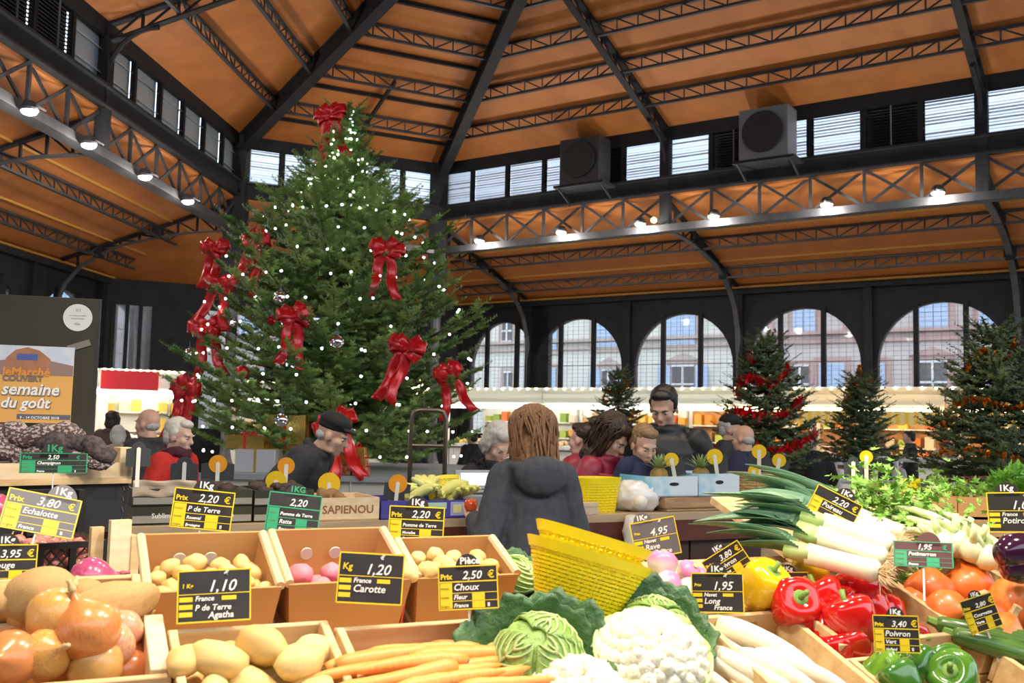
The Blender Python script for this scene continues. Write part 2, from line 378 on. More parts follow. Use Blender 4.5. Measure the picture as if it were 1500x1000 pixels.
# outer walls with arched windows
def outer_wall(P,u,n,bays,name,lbl,half):
    wl=struct(name,lbl)
    def q(s,z,o=0): return Z(P+u*s+n*(AW+o),z)
    zs=1.3; spring=3.38; 
    for (c,hw,op) in bays:
        w0,w1=c-half,c+half
        mx=fmat(u,n,V((0,0,1)),P+n*AW)
        if not op:
            MB().prism([(w0,0),(w1,0),(w1,ZE),(w0,ZE)],0,.25,mx).build('wall_panel',steel,wl); continue
        arc=[(c+hw*math.cos(math.pi*k/20),spring+1.52*math.sin(math.pi*k/20)) for k in range(21)]
        mb=MB()
        for sgn in (0,1):          # spandrels each side as quads between arch and rectangle
            pass
        top=[(w1 if k<=10 else w0,ZE) for k in range(21)]
        vs=[];fs=[]
        ring=[(c+hw,zs)]+arc+[(c-hw,zs)]; outr=[(w1,zs)]+[(w1+(w0-w1)*k/20,ZE) for k in range(21)]+[(w0,zs)]
        for yy in (0,.25):
            for a,b in zip(ring,outr): vs.append(mx@V((a[0],yy,a[1]))); vs.append(mx@V((b[0],yy,b[1])))
        m=len(ring)
        for i in range(m-1):
            a=2*i; fs.append((a,a+1,a+3,a+2)); b=a+2*m; fs.append((b+2,b+3,b+1,b)); fs.append((a,a+2,b+2,b))
        mb.add(vs,fs); mb.build('arch_panel',steel,wl)
        MB().prism([(w0,0),(w1,0),(w1,zs),(w0,zs)],0,.25,mx).build('dado_panel',steel,wl)
        NW[0]+=1
        wn=struct('window_%d'%NW[0],'tall arched window with dark mullions and fine wire grid')
        mb=MB()
        for dx in (-.58,.58): mb.bar(mx@V((c+dx,-.02,zs)),mx@V((c+dx,-.02,spring+1.5)),.12,.12,up=n)
        mb.build('mullion',steel,wn)
        mb=MB()
        for k in range(1,16):
            x=c-hw+2*hw*k/16; zt=spring+1.52*math.sqrt(max(0,1-((x-c)/hw)**2)); mb.bar(mx@V((x,.05,zs)),mx@V((x,.05,zt)),.008,.008,up=n)
        for k in range(30):
            z=zs+.12*k; hh=hw if z<spring else hw*math.sqrt(max(0,1-((z-spring)/1.52)**2)); mb.bar(mx@V((c-hh,.05,z)),mx@V((c+hh,.05,z)),.006,.022 if k%6==0 else .007)
        mb.build('wire_grid',M('fine_wire',(.12,.13,.14),.5),wn)
        pane=MB(); pts=[(c+hw,zs)]+arc+[(c-hw,zs)]; pane.prism(pts,.1,.106,mx); pane.build('pane',clear,wn)
    mb=MB(); S=[b[0]-half for b in bays]+[bays[-1][0]+half]
    for s in S: mb.bar(q(s,0,-.06),q(s,ZE-.1,-.06),.22,.14,up=n)
    mb.build('wall_piers',steel,wl)
    MB().bar(q(S[0],ZE-.1,-.1),q(S[-1],ZE-.1,-.1),.2,.16).build('eave_beam',steel,wl)
    MB().bar(q(S[0],ZE-.0,-.25),q(S[-1],ZE-.0,-.25),.08,.05).build('ochre_batten',yel,wl)
    return q
half=3.475/2
q5=outer_wall(B,uR,nR,[(-1.06,1.28,True)]+[(1.737+3.475*i,1.53,True) for i in range(8)],'wall_back_right','dark arched outer wall behind the far stalls',half)
outer_wall(A,-uL,nL,[(-4.5+.35,1.3,True)]+[(-.9+3.575*i,1.5,True) for i in range(8)],'wall_back_left','dark arched outer wall behind the stalls at left',3.575/2)
lc=(oB-oA).length
mx=fmat(uC,nC,V((0,0,1)),Z(oA,0)); wl=struct('wall_back','dark outer end wall behind the big tree')
for a,b in ((0,.33),(1.42,2.75),(lc-3.4,lc)): MB().prism([(a,0),(b,0),(b,ZE),(a,ZE)],0,.25,mx).build('wall_panel',steel,wl)
for a,b in ((.33,1.42),(2.75,lc-3.4)):
    MB().prism([(a,0),(b,0),(b,1.3),(a,1.3)],0,.25,mx).build('wall_panel',steel,wl); MB().prism([(a,4.8),(b,4.8),(b,ZE),(a,ZE)],0,.25,mx).build('wall_panel',steel,wl)
    NW[0]+=1; wn=struct('window_%d'%NW[0],'tall narrow end window '+('left of the big tree' if a<1 else 'behind the big tree'))
    mb=MB(); n_=3 if a<1 else 5
    for k in range(n_+1): x=a+(b-a)*k/n_; mb.bar(mx@V((x,0,1.3)),mx@V((x,0,4.8)),.1,.1,up=nC)
    mb.build('mullion',steel,wn); MB().prism([(a,1.3),(b,1.3),(b,4.8),(a,4.8)],.1,.106,mx).build('pane',clear,wn)
# closing walls behind the viewer
MB().bar((-16,-9,3.5),(40,-9,3.5),.3,7).build('wall_rear',steel,kind='structure',label='plain dark wall at the rear of the hall')
MB().bar((36,-9,3.5),(36,12,3.5),.3,7).build('wall_far_right',steel,kind='structure',label='plain dark wall at the far right of the hall')
# ================================================================= LAMPS ON THE GIRDERS
lampw=M('lamp_lens',(1,1,1),.3,emit=(1,.98,.95),es=40)
def flood(Q,s,z,inn,label,power=95,r=.125):
    t=thing('flood_lamp',label,'lamp',Q(s,z,-.3),group='flood lamps on the girders')
    MB().lathe([(.04,.12),(.09,.1),(r+.02,0),(r+.02,-.04),(r,-.05)],14).build('housing',steel2,t)
    MB().ball((0,0,-.05),(r,r,.06),14).build('lens',lampw,t,smooth=True)
    MB().bar((0,0,.1),(-inn*.28)+V((0,0,-.05)),.03,.03).build('bracket',steel2,t)
    point_light('flood_light',Q(s,z-.16,-.45),power,(1,.95,.88),.12)
nm=['by the round iron column','second from the iron column','left of the pale green lamp','right of the pale green lamp','second from the right edge','nearest the right edge','past the right edge of the view','far past the right edge of the view']
for s,l in zip((1.65,4.2,6.42,8.29,10.87,13.11,17,21),nm): flood(QR,s,6.52,nR,'bright white flood lamp on the right girder, '+l)
nm=['fourth from the left edge','third from the left edge','second from the left edge','nearest the left edge','just past the left edge of the view','well past the left edge of the view']
for s,l in zip((3.78,5.9,8.11,9.97,13,17),nm): flood(QL,s,6.3,nL,'bright white flood lamp on the left girder, '+l,r=.12)
t=thing('signal_lamp','small pale green lamp between the right girder flood lamps','lamp',QR(6.85,6.5,-.45)); MB().ball((0,0,0),.07,12).build('lens',M('pale_green_lens',(.8,1,.5),.3,emit=(.8,1,.45),es=6),t,smooth=True); MB().bar((0,0,0),nR*.3+V((0,0,-.05)),.03,.03).build('bracket',steel2,t)
# ================================================================= COOLING UNITS
def ac(s,label,mat):
    t=thing('cooling_unit',label,'fan unit',mx=fmat(uR,nR,V((0,0,1)),QR(s,7.5,-.75)),group='fan units below the clerestory')
    bevel(MB().box((0,.3,.62),(1.12,.6,1.15)).build('casing',mat,t),.02)
    MB().lathe([(.42,0),(.46,.0),(.46,.05),(.42,.05)],28,c=(0,-.03,.64),mx=Matrix.Rotation(math.pi/2,3,'X')).build('fan_ring',blackm,t)
    for k in range(5):
        a=k*2*math.pi/5; R=Matrix.Rotation(a,3,'Y'); P_=[R@V(p) for p in((.05,-.02,-.03),(.38,-.03,-.12),(.4,.01,.1),(.05,0,.05))]
        o=MB().add(P_+[p+V((0,.006,0)) for p in P_],[(0,1,2,3),(7,6,5,4),(0,4,5,1),(1,5,6,2),(2,6,7,3),(3,7,4,0)]).build('fan_blade',M('fan_grey',(.1,.1,.1),.4),t); o.location=(0,-.03,.64)
    MB().lathe([(.41,0),(.41,.02)],28,c=(0,-.005,.64),mx=Matrix.Rotation(math.pi/2,3,'X')).build('fan_opening',blackm,t)
    MB().lathe([(.08,0),(.06,.05)],12,c=(0,-.0,.64),mx=Matrix.Rotation(math.pi/2,3,'X')).build('fan_hub',steel2,t)
    MB().box((0,.3,.02),(1.4,.7,.06)).bar((-.6,.6,-.3),(-.6,0,0),.04,.04).bar((.6,.6,-.3),(.6,0,0),.04,.04).build('bracket',steel,t)
ac(4.95,'dark fan unit high on the wall nearer the iron column',M('fan_dark_case',(.03,.03,.032),.5))
ac(9.62,'grey fan unit with round grille high on the right wall',M('fan_grey_case',(.16,.165,.18),.45))
# ================================================================= HOUSES OUTSIDE
def fac(px,py,w=AW+8.5):
    d=ray(px,py); P=B+nR*w; t=(P.dot(nR))/(d.dot(nR)); Q=d*t; return (Q-B).dot(uR),Q.z+ZC
cream=M('cream_render',(.72,.72,.66),.8,0,col2=(.65,.65,.6),nscale=1.5); pinkr=M('pinkish_brick',(.5,.33,.3),.8,0,col2=(.42,.27,.25),nscale=6); shut=M('pale_blue_shutter',(.42,.58,.82),.6); dkw=M('dark_window_glass',(.06,.07,.08),.15)
greyp=M('greyish_pink_render',(.6,.55,.54),.8,0,col2=(.54,.5,.49),nscale=2)
def house(name,label,s0,s1,wallm,wins,trimm,w=AW+8.5):
    t=thing(name,label,'building',mx=fmat(uR,nR,V((0,0,1)),Z(B+nR*w,0)))
    MB().box(((s0+s1)/2,.3,5.5),(s1-s0,.6,11)).build('wall',wallm,t)
    MB().box(((s0+s1)/2,-.06,5.05),(s1-s0,.22,.14)).box(((s0+s1)/2,-.03,4.75),(s1-s0,.14,.1)).build('string_course',trimm,t)
    for (a,b,z0,z1,kind) in wins:
        f=MB().box(((a+b)/2,-.03,(z0+z1)/2),(b-a+.4,.1,z1-z0+.4)).build('window_surround',trimm,t)
        if kind=='s':
            for x0,x1 in ((a,(a+b)/2-.015),((a+b)/2+.015,b)):
                mb=MB().box(((x0+x1)/2,-.1,(z0+z1)/2),(x1-x0,.05,z1-z0))
                for k in range(4): mb.box(((x0+x1)/2,-.13,z0+(z1-z0)*(k+.5)/4),(x1-x0-.1,.02,.04))
                mb.build('shutter',shut,f)
        else:
            MB().box(((a+b)/2,-.06,(z0+z1)/2),(b-a,.08,z1-z0)).build('glazing',dkw,f)
            mb=MB(); mb.box(((a+b)/2,-.12,(z0+z1)/2),(.07,.05,z1-z0)); 
            for k in (0,.5,1): mb.box(((a+b)/2,-.12,z0+(z1-z0)*k),(b-a,.05,.07))
            mb.build('sash',M('white_sash',(.75,.78,.8),.5),f)
            if kind=='o':
                for x in (a-.32,b+.32): MB().box((x,-.1,(z0+z1)/2),(.5,.05,z1-z0)).build('shutter',shut,f)
            if kind in 'od': MB().prism([(a-.3,z1+.2),(b+.3,z1+.2),((a+b)/2,z1+.5)],-.14,0).build('pediment',trimm,f)
    return t
def wn(x0,y0,x1,y1,k):
    a,z1=fac(x0,y0); b,_=fac(x1,y0); _,z0=fac((x0+x1)/2,y1); return (a,b,z0,z1,k)
sm,_=fac(1105,500); s_l,_=fac(640,500); s_r,_=fac(1700,500)
house('town_house','cream town house with pale blue shutters seen through the arches',s_l-3,sm,cream,[wn(738,470,752,500,'g'),wn(740,545,752,590,'g'),wn(793,470,818,512,'s'),wn(872,468,908,508,'s'),wn(978,457,1020,505,'s'),wn(786,540,816,590,'s'),wn(884,542,902,590,'o'),wn(986,536,1018,590,'o')],M('grey_stone_trim',(.42,.36,.33),.8,0,col2=(.5,.4,.36),nscale=4))
house('town_house','pinkish town house with brick window surrounds at the right arches',sm+.02,s_r,greyp,[wn(1113,455,1125,495,'s'),wn(1163,448,1195,492,'s'),wn(1244,470,1256,485,'g'),wn(1347,440,1389,485,'s'),wn(1434,440,1462,485,'s'),wn(1160,536,1186,590,'g'),wn(1201,532,1238,590,'s'),wn(1275,532,1297,590,'s'),wn(1346,530,1388,590,'d'),wn(1417,530,1447,590,'s'),wn(1530,440,1570,480,'s'),wn(1530,530,1570,590,'s')],pinkr)
# terrace opposite the left and end walls
t=thing('town_house','grey brick house seen through the windows left of the big tree','building',mx=fmat(uC,nC,V((0,0,1)),Z(oA-uC*14+nC*6,0)))
MB().box((11.5,.3,5),(18,.6,10)).build('wall',M('grey_brick',(.42,.4,.38),.85,0,col2=(.34,.31,.3),nscale=5),t)
for k in range(6):
    for z in (1.6,4.6):
        f=MB().box((4+3.1*k,-.02,z+.9),(1.5,.1,2.1)).build('window_surround',pinkr,t); MB().box((4+3.1*k,-.06,z+.9),(1.1,.08,1.8)).build('shutter',shut,f)
t=thing('town_house','blue grey house seen through the windows beyond the left stalls','building',mx=fmat(-uL,nL,V((0,0,1)),Z(oA+nL*7+uL*2,0)))
MB().box((20,.3,5),(40,.6,10)).build('wall',M('blue_grey_render',(.32,.38,.42),.85,0,col2=(.28,.33,.36),nscale=5),t)
for k in range(12):
    for z in (1.6,4.6):
        f=MB().box((2+3.1*k,-.02,z+.9),(1.5,.1,2.1)).build('window_surround',pinkr,t); MB().box((2+3.1*k,-.06,z+.9),(1.1,.08,1.8)).build('shutter',shut,f)
# ================================================================= FAR STALLS
white=M('white_board',(.8,.8,.77),.5); warmw=M('cream_fascia_board',(.82,.74,.55),.5); tubem=M('lit_fluorescent_tube',(1,1,1),.3,emit=(1,.93,.8),es=14); bulbm=M('lit_warm_bulb',(1,.9,.6),.3,emit=(1,.82,.5),es=14)
awy=M('yellow_awning_cloth',(.9,.55,.05),.7,0,wave=(1.6,'X',(.85,.7,.3)))
goods=[M('stall_goods_%d'%i,c,.6,rand=c2) for i,(c,c2) in enumerate([((.7,.12,.04),(.8,.4,.05)),((.2,.35,.06),(.5,.6,.1)),((.75,.55,.1),(.8,.3,.05)),((.75,.7,.6),(.5,.3,.2)),((.35,.15,.06),(.6,.4,.2))])]
def far_stall(P,u,n,s,wd,L,label,awn,glassy=False,k=0):
    t=thing('market_stall',label,'market stall',mx=fmat(u,n,V((0,0,1)),Z(P+u*s+n*wd,0)),group=None)
    MB().box((0,.35,.45),(L-.3,.7,.9)).build('counter',white if glassy else M('stall_red_front',(.35,.08,.05),.6) if k%3==1 else white,t)
    MB().box((0,.35,.93),(L-.2,.8,.05)).build('counter_top',steel3,t)
    for x in (-L/2+.06,L/2-.06):
        for y in (0,1.9): MB().box((x,y,1.3),(.09,.09,2.6)).build('post',white,t)
    MB().box((0,1.95,1.2),(L,.08,2.4)).build('back_wall',white if glassy else M('stall_wood_back',(.55,.3,.14),.6,0,col2=(.42,.22,.1),nscale=3),t)
    MB().box((0,.9,2.62),(L,2.1,.06)).build('canopy',white,t)
    MB().box((0,-.1,2.4),(L,.07,.36)).box((0,-.13,2.6),(L,.12,.05)).box((0,-.13,2.22),(L,.12,.04)).build('fascia',warmw if awn else M('pale_green_fascia',(.72,.75,.66),.5),t)
    for j in range(12): MB().ball((-L/2+L*(j+.5)/12,-.19,2.62),.032,6).build('bulb',bulbm,t)
    tm=tubem if glassy else M('lit_warm_tube',(1,1,1),.3,emit=(1,.8,.5),es=15)
    MB().tube([(-L/2+.15,-.2,2.12),(L/2-.15,-.2,2.12)],.05,8).build('fluorescent_tube',tm,t)
    MB().tube([(-L/2+.3,1.0,2.5),(L/2-.3,1.0,2.5)],.03,8).build('fluorescent_tube',tm,t)
    if awn:
        n_=14; mb=MB()
        for j in range(n_):
            x0=-L/2+L*j/n_; x1=x0+L/n_; pts=[(x0,2.1),(x1,2.1)]+[((x0+x1)/2+(x1-x0)/2*math.cos(a),1.83-.05*math.sin(a)) for a in np.linspace(0,math.pi,6)]
            mb.prism(pts,-.32,-.31)
        mb.build('awning_valance',awy,t)
    for j in range(2):
        MB().box((0,1.75,1.25+.45*j),(L-.3,.35,.03)).build('shelf',white,t)
    for j in range(int(L/.42)):
        x=-L/2+.35+j*.42; kd=random.choice(goods)
        o=thing('produce_tray','goods tray on the %s'%label,'tray',mx=t.matrix_world@Matrix.Translation((x,.25,.955)),group='goods trays on '+label)
        MB().box((0,.05,.05),(.37,.5,.1)).build('tray',white,o)
        mb=MB()
        for q in range(9): mb.ball((random.uniform(-.13,.13),random.uniform(-.12,.2),.12+random.uniform(0,.07)),.07,6)
        mb.build('heap',kd,o,kind='stuff')
    for j in range(int(L/.3)):
        for z in (1.265,1.715):
            if random.random()<.75:
                h=random.uniform(.15,.3); obj('goods_box',MB().box((0,0,h/2),(.2,.2,h)).mesh('goods_box',random.choice(goods)),None,mx=t.matrix_world@Matrix.Translation((-L/2+.35+j*.3,1.75,z+.005)),label='shelf box in the %s'%label,cat='box',group='shelf boxes of '+label)
    return t
nmR=['white lit far stall behind the two older women','white lit far stall behind the small tree','cream lit far stall behind the tall man','yellow awning far stall behind the little gold-topped tree','yellow awning far stall at the right edge','lit far stall past the right edge']
OLD=['white lit far stall behind the grey-haired woman','white lit far stall behind the brown-haired woman','white lit far stall behind the small tree','cream lit far stall behind the tall man','yellow awning far stall behind the red-garland tree','yellow awning far stall right of the red-garland tree','yellow awning far stall behind the gold-garland tree','yellow awning far stall at the right edge','yellow awning far stall past the right edge']
for i,l in enumerate(nmR):
    far_stall(B,uR,nR,.62+3.475*i,2.0,3.42,l,i in (3,4),i<2,i)
nmL=['white lit far stall left of the big tree','lit far stall hidden behind the poster board','lit far stall past the left edge']
for i,(l,s) in enumerate(zip(nmL,(.7,4.2,7.7))): far_stall(A,-uL,nL,s,2.0,3.4,l,False,i==1,i)
far_stall(A,uC,nC,(B-A).length/2,2.0,4.2,'wide white lit far stall behind the big tree',False,True,1)
tS=far_stall(Z(at(207,600,22.5),0),uC,nC,0,0,1.8,'red fascia far stall beside the poster board',False,True,0)
MB().box((-.3,-.3,2.4),(1.2,.06,.42)).build('sign_board',M('red_sign',(.6,.02,.03),.5),tS)
# star light outline and neon on the left far stall
st=thing('star_light','white star outline light above the stall behind the grey-haired woman','light',mx=fmat(uR,nR,V((0,0,1)),Z(B+uR*-1.9+nR*1.75,2.55)))
pts=[]
for k in range(11):
    a=math.pi/2+k*math.pi/5; r=.34 if k%2==0 else .15; pts.append(V((r*math.cos(a),0,r*math.sin(a))))
MB().tube(pts,.022,6,cap=True).build('neon_tube',bulbm,st)
# white pipe barrier
whp=M('white_pipe',(.75,.75,.74),.4)
def barrier(p0,p1,label,n):
    p0,p1=V(p0),V(p1); t=thing('pipe_barrier',label,'barrier',p0); d=p1-p0
    for z in (1.26,.94): MB().tube([V((0,0,z)),d+V((0,0,z))],.035,8).build('rail',whp,t)
    for k in range(n+1): MB().tube([d*k/n,d*k/n+V((0,0,1.29))],.04,8).build('post',whp,t)
barrier(Z(at(1150,670,14),0),Z(at(1398,670,13.2),0),'white pipe barrier behind the leeks and celery',3)
barrier(Z(at(1402,670,13.2),0),Z(at(1560,670,11),0),'white pipe barrier below the gold-garland tree at the right edge',2)
# ================================================================= CHRISTMAS TREES
def twig_template(nn,seed,ln=.06,wd=.005):
    r=np.random.default_rng(seed); T=[]
    for i in range(nn):
        x=.08+.92*i/nn; a=r.uniform(-.5,math.pi+.5); side=np.array([0,math.cos(a),math.sin(a)*.7])
        d=side*.85+np.array([.6,0,0]); d/=np.linalg.norm(d); l=ln*(1.1-.45*x)*r.uniform(.8,1.2)
        b=np.array([x,0,0]); wv=np.cross(d,[1,0,.3]); wv/=np.linalg.norm(wv)
        T.append((b-wv*wd,b+wv*wd,b+d*l))
    T.append((np.array([0,.006,0]),np.array([0,-.006,0]),np.array([1,0,0])))
    return np.array(T)   # n,3,3
def conifer(name,label,base,height,prof,levels,seed,mats,nb=(7,10),nn=34,needle=.1,nwd=.009,tw=.42,droop=.1,trunk=.07,lean=(0,0),start=.06):
    r=np.random.default_rng(seed); base=V(base); t=thing(name,label,'christmas tree',base)
    T=[twig_template(nn,seed+i,needle,nwd) for i in range(4)]; tris=[]; tips=[]; bm=MB()
    def put(p,d,L,wt):
        d=d/np.linalg.norm(d); s=np.cross([0,0,1],d); s=s/ (np.linalg.norm(s)+1e-6); u=np.cross(d,s)
        X=T[r.integers(4)].copy(); X[...,0]*=L; R=np.stack([d,s,u]); tris.append(X@R+p)
    for li in range(levels):
        f=start+(1-start)*(li/levels)**.92; z=f*height; R=prof(f)
        n=int(r.integers(nb[0],nb[1]+1)) if f<.8 else 5
        a0=r.uniform(0,6.28)
        for k in range(n):
            a=a0+2*math.pi*k/n+r.uniform(-.25,.25); L=R*r.uniform(.78,1.12); zz=z+r.uniform(-.5,.5)*height/levels
            h=np.array([math.cos(a),math.sin(a),0]); up=.25+.55*f
            m=max(3,int(L/(tw*.42))); pts=[]
            for i in range(m+1):
                q=i/m; pts.append(np.array([lean[0]*f,lean[1]*f,zz])+h*L*q+np.array([0,0,L*(up*q*q*.5-droop*math.sin(q*math.pi)-droop*.6*q)]))
            bm.tube([V(p) for p in pts],[.018*(1-.8*i/m)*max(.4,L) for i in range(m+1)],4,cap=False)
            for i in range(1,m+1):
                d=pts[i]-pts[i-1]; d/=np.linalg.norm(d)
                if i==m: put(pts[i],d,tw*.7,0); tips.append(pts[i]+d*tw*.5)
                for sd in (-1,1):
                    s=np.cross([0,0,1],h)*sd; l=tw*(.55+.6*(1-i/m))*r.uniform(.8,1.15)*min(1,L/.5+.25)
                    dd=d*.75+s*.75+np.array([0,0,r.uniform(-.15,.22)]); put(pts[i]-d*r.uniform(0,.5)*tw*.4,dd,l,0)
                    if l>tw*.7 and r.random()<.7: put(pts[i]+dd/np.linalg.norm(dd)*l*.45,dd+s*.5,l*.6,0); put(pts[i]+dd/np.linalg.norm(dd)*l*.4,d*.9+s*.15,l*.6,0)
                put(pts[i-1],d,tw*.8,0)
    put(np.array([lean[0],lean[1],height*.95]),np.array([.02,0,1.]),height*.06,0)
    X=np.concatenate(tris); me=bpy.data.meshes.new('foliage'); nv=len(X)*3
    me.vertices.add(nv); me.vertices.foreach_set('co',X.reshape(-1).astype(np.float32)); me.loops.add(nv); me.loops.foreach_set('vertex_index',np.arange(nv,dtype=np.int32))
    me.polygons.add(len(X)); me.polygons.foreach_set('loop_start',np.arange(0,nv,3,dtype=np.int32)); me.polygons.foreach_set('loop_total',np.full(len(X),3,dtype=np.int32)); me.update(); me.materials.append(mats[0]); me.validate()
    obj('foliage',me,t,kind='stuff'); bm.build('branches',mats[1],t)
    MB().tube([(0,0,0),(lean[0]*.5,lean[1]*.5,height*.5),(lean[0],lean[1],height*.97)],[trunk,trunk*.6,.012],8).build('trunk',mats[1],t)
    return t
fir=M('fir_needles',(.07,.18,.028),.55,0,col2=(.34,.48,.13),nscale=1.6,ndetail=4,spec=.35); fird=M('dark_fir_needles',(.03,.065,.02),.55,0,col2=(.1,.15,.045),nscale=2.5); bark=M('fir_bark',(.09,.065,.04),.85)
SY=11.; SZ=at(300,692,SY).z
TY=13.; tb=at(487,690,TY); TBX=tb.x; TOPZ=at(487,158,TY).z; TZ0=SZ+.002; TH=TOPZ-TZ0
def bigprof(f): return float(np.interp(f,[0,.1,.25,.42,.58,.7,.78,.88,1],[1.6,1.85,1.78,1.62,1.32,.88,.52,.24,.05]))
big=conifer('christmas_tree','tall green christmas tree with red bows and white lights',(TBX,TY,TZ0),TH,bigprof,25,3,[fir,bark],nb=(9,12),nn=42,needle=.088,nwd=.0095,tw=.42,droop=.1,trunk=.1)
def small(px,py0,py1,Y,R,seed,label,lv=13):
    b=at(px,py0,Y); h=at(px,py1,Y).z-b.z
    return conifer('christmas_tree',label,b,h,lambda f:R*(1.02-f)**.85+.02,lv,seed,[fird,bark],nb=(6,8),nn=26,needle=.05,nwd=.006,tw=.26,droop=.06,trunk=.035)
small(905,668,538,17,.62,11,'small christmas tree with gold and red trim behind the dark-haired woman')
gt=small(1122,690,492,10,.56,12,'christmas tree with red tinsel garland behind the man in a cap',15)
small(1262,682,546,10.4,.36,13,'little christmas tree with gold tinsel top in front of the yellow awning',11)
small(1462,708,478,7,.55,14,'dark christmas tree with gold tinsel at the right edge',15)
# stands under the trees
for (px,py,Y,l) in ((905,668,17,'crate stand under the small tree behind the dark-haired woman'),(1122,690,10,'wooden stand under the red-garland tree'),(1262,682,10.4,'wooden stand under the little gold-topped tree'),(1462,708,7,'white wooden stand under the tree at the right edge')):
    p=at(px,py,Y); s=thing('tree_stand',l,'stand',Z(p,0)); w_=.34 if px<1400 else .16
    MB().box((0,0,p.z/2),(w_*.5,w_*.5,p.z)).build('post',whp if px>1400 else M('crate_wood_dark',(.3,.2,.1),.7),s); MB().box((0,0,.03),(w_,w_,.06)).box((0,0,p.z-.02),(w_*1.1,w_*1.1,.04)).build('plate',M('crate_wood_dark'),s)
# tinsel garlands: spiral of little foil strips
def tinsel(label,tree,prof,H,turns,f0,f1,mat,ph=0,rad=.05,dens=60,base=None):
    t=thing('tinsel_garland',label,'garland',tree.location); r=random.Random(5); mb=MB(); n=int(turns*dens)
    for i in range(n):
        q=i/n; f=f0+(f1-f0)*q; a=ph+turns*2*math.pi*q; R=prof(f)*.92; c=V((R*math.cos(a),R*math.sin(a),f*H-.05*math.sin(a*3)))
        for j in range(7):
            d=V((r.uniform(-1,1),r.uniform(-1,1),r.uniform(-1,1))).normalized()*rad*r.uniform(.7,1.2); s=d.cross(V((.3,.2,1))).normalized()*.009; mb.add([c-s*1.6,c+s*1.6,c+d+s*.8,c+d-s*.8],[(0,1,2,3)])
    mb.build('foil_strips',mat,t,kind='stuff'); return t
redt=M('red_tinsel',(.75,.01,.02),.3,.3); goldt=M('gold_tinsel',(.75,.33,.05),.25,.8)
def sp(R): return lambda f:R*(1.02-f)**.85+.02
trees={round(o.location.x,2):o for o in bpy.data.objects if o.get('category')=='christmas tree'}
ct=[o for o in bpy.data.objects if o.get('category')=='christmas tree']
def hgt(px,a,b,Y): return at(px,b,Y).z-at(px,a,Y).z
tinsel('bright red tinsel spiralling round the tree behind the man in a cap',ct[2],sp(.6),hgt(1122,690,492,10),3.1,.12,.86,redt,ph=2.6,rad=.065,dens=80)
tinsel('gold tinsel at the top of the little tree',ct[3],sp(.36),hgt(1262,682,546,10.4),1.4,.72,1.02,goldt,rad=.045,ph=1)
tinsel('gold tinsel wound round the tree at the right edge',ct[4],sp(.55),hgt(1462,708,478,7),2.6,.15,.95,goldt,ph=3.4,rad=.04)
tinsel('gold and copper tinsel on the small tree behind the dark-haired woman',ct[1],sp(.62),hgt(905,668,538,17),2.4,.2,.95,goldt,rad=.04)
# ---- bows
redb=M('shiny_red_ribbon',(.78,.01,.014),.25,.2,col2=(.55,.006,.01),nscale=20,bump=.35,bscale=60,coat=.4)
def bow_mesh():
    parts=[]
    def ribbon(pts,wv,wd):
        mb=MB(); P=[V(p) for p in pts]
        mb.grid(lambda u,v:(P[min(int(u*(len(P)-1)+.5),len(P)-1)]+V(wv)*(v-.5)*wd),len(P)-1,3,thick=.004); return mb
    loops=[]
    for sx,rz,sc in ((1,.2,1),(-1,.2,1),(1,-.4,.85),(-1,-.4,.85),(1,.8,.8),(-1,.8,.8)):
        pts=[]
        for k in range(15):
            a=2*math.pi*k/14; x=.1*(1-math.cos(a)); y=.06*math.sin(a); pts.append((sx*sc*x*math.cos(rz),-.05+sc*y-.02*math.sin(a/2),sc*x*math.sin(rz)+.01))
        loops.append(ribbon(pts,(-sx*math.sin(rz),.12,math.cos(rz)),.125*sc))
    tails=[]
    for sx in (-1,1):
        pts=[(sx*(.02+.1*q+.02*math.sin(q*7)),-.05-.02*math.cos(q*8),-.04-.52*q) for q in np.linspace(0,1,12)]
        tails.append(ribbon(pts,(1,.25,0),.11))
    knot=MB().ball((0,-.05,0),(.05,.05,.045),10)
    return [m.mesh('loop',redb,True) for m in loops],[m.mesh('tail',redb,True) for m in tails],knot.mesh('knot',redb,True)
LOOPS,TAILS,KNOT=bow_mesh()
def surf(px,py):
    """front surface point of the big tree seen at a pixel"""
    p=at(px,py,TY); f=max(0,min(1,(p.z-TZ0)/TH)); R=bigprof(f)*1.02; dx=(p.x-TBX); y=TY-math.sqrt(max(.02,R*R-dx*dx)) if abs(dx)<R else TY-.1
    return at(px,py,y-.05)
bows=[(487,172,1.1,'crowning the tip of the big tree'),(316,365,.95,'uppermost at the left edge of the big tree'),(380,358,1.15,'high on the upper left of the big tree'),(566,368,1.05,'high on the upper right of the big tree'),(326,418,1.1,'below the uppermost one at the left edge of the big tree'),(431,465,1.05,'in the middle of the big tree'),(304,480,1.15,'beside the hanging silver ball at the left of the big tree'),(597,512,1.15,'on the lower right of the big tree'),(659,548,.95,'hanging from the rightmost branch of the big tree'),(279,570,1.2,'lowest at the left of the big tree'),(490,622,1.2,'behind the man in the black cap')]
for i,(px,py,sc,l) in enumerate(bows):
    t=thing('ribbon_bow','shiny red ribbon bow '+l,'bow',surf(px,py),(random.uniform(-.15,.15),random.uniform(-.35,.35),random.uniform(-.4,.4)),group='red bows on the big tree')
    for m in LOOPS: obj('loop',m,t,rot=(random.uniform(-.2,.2),random.uniform(-.25,.25),random.uniform(-.2,.2)))
    for m in TAILS: obj('tail',m,t,rot=(random.uniform(-.2,.1),random.uniform(-.2,.2),0))
    obj('knot',KNOT,t); t.scale=(sc*1.02,)*3
silv=M('mirror_silver_ball',(.85,.83,.85),.12,1,bump=.4,bscale=14); redball=M('red_ball',(.6,.01,.02),.15,.5,bump=.1)
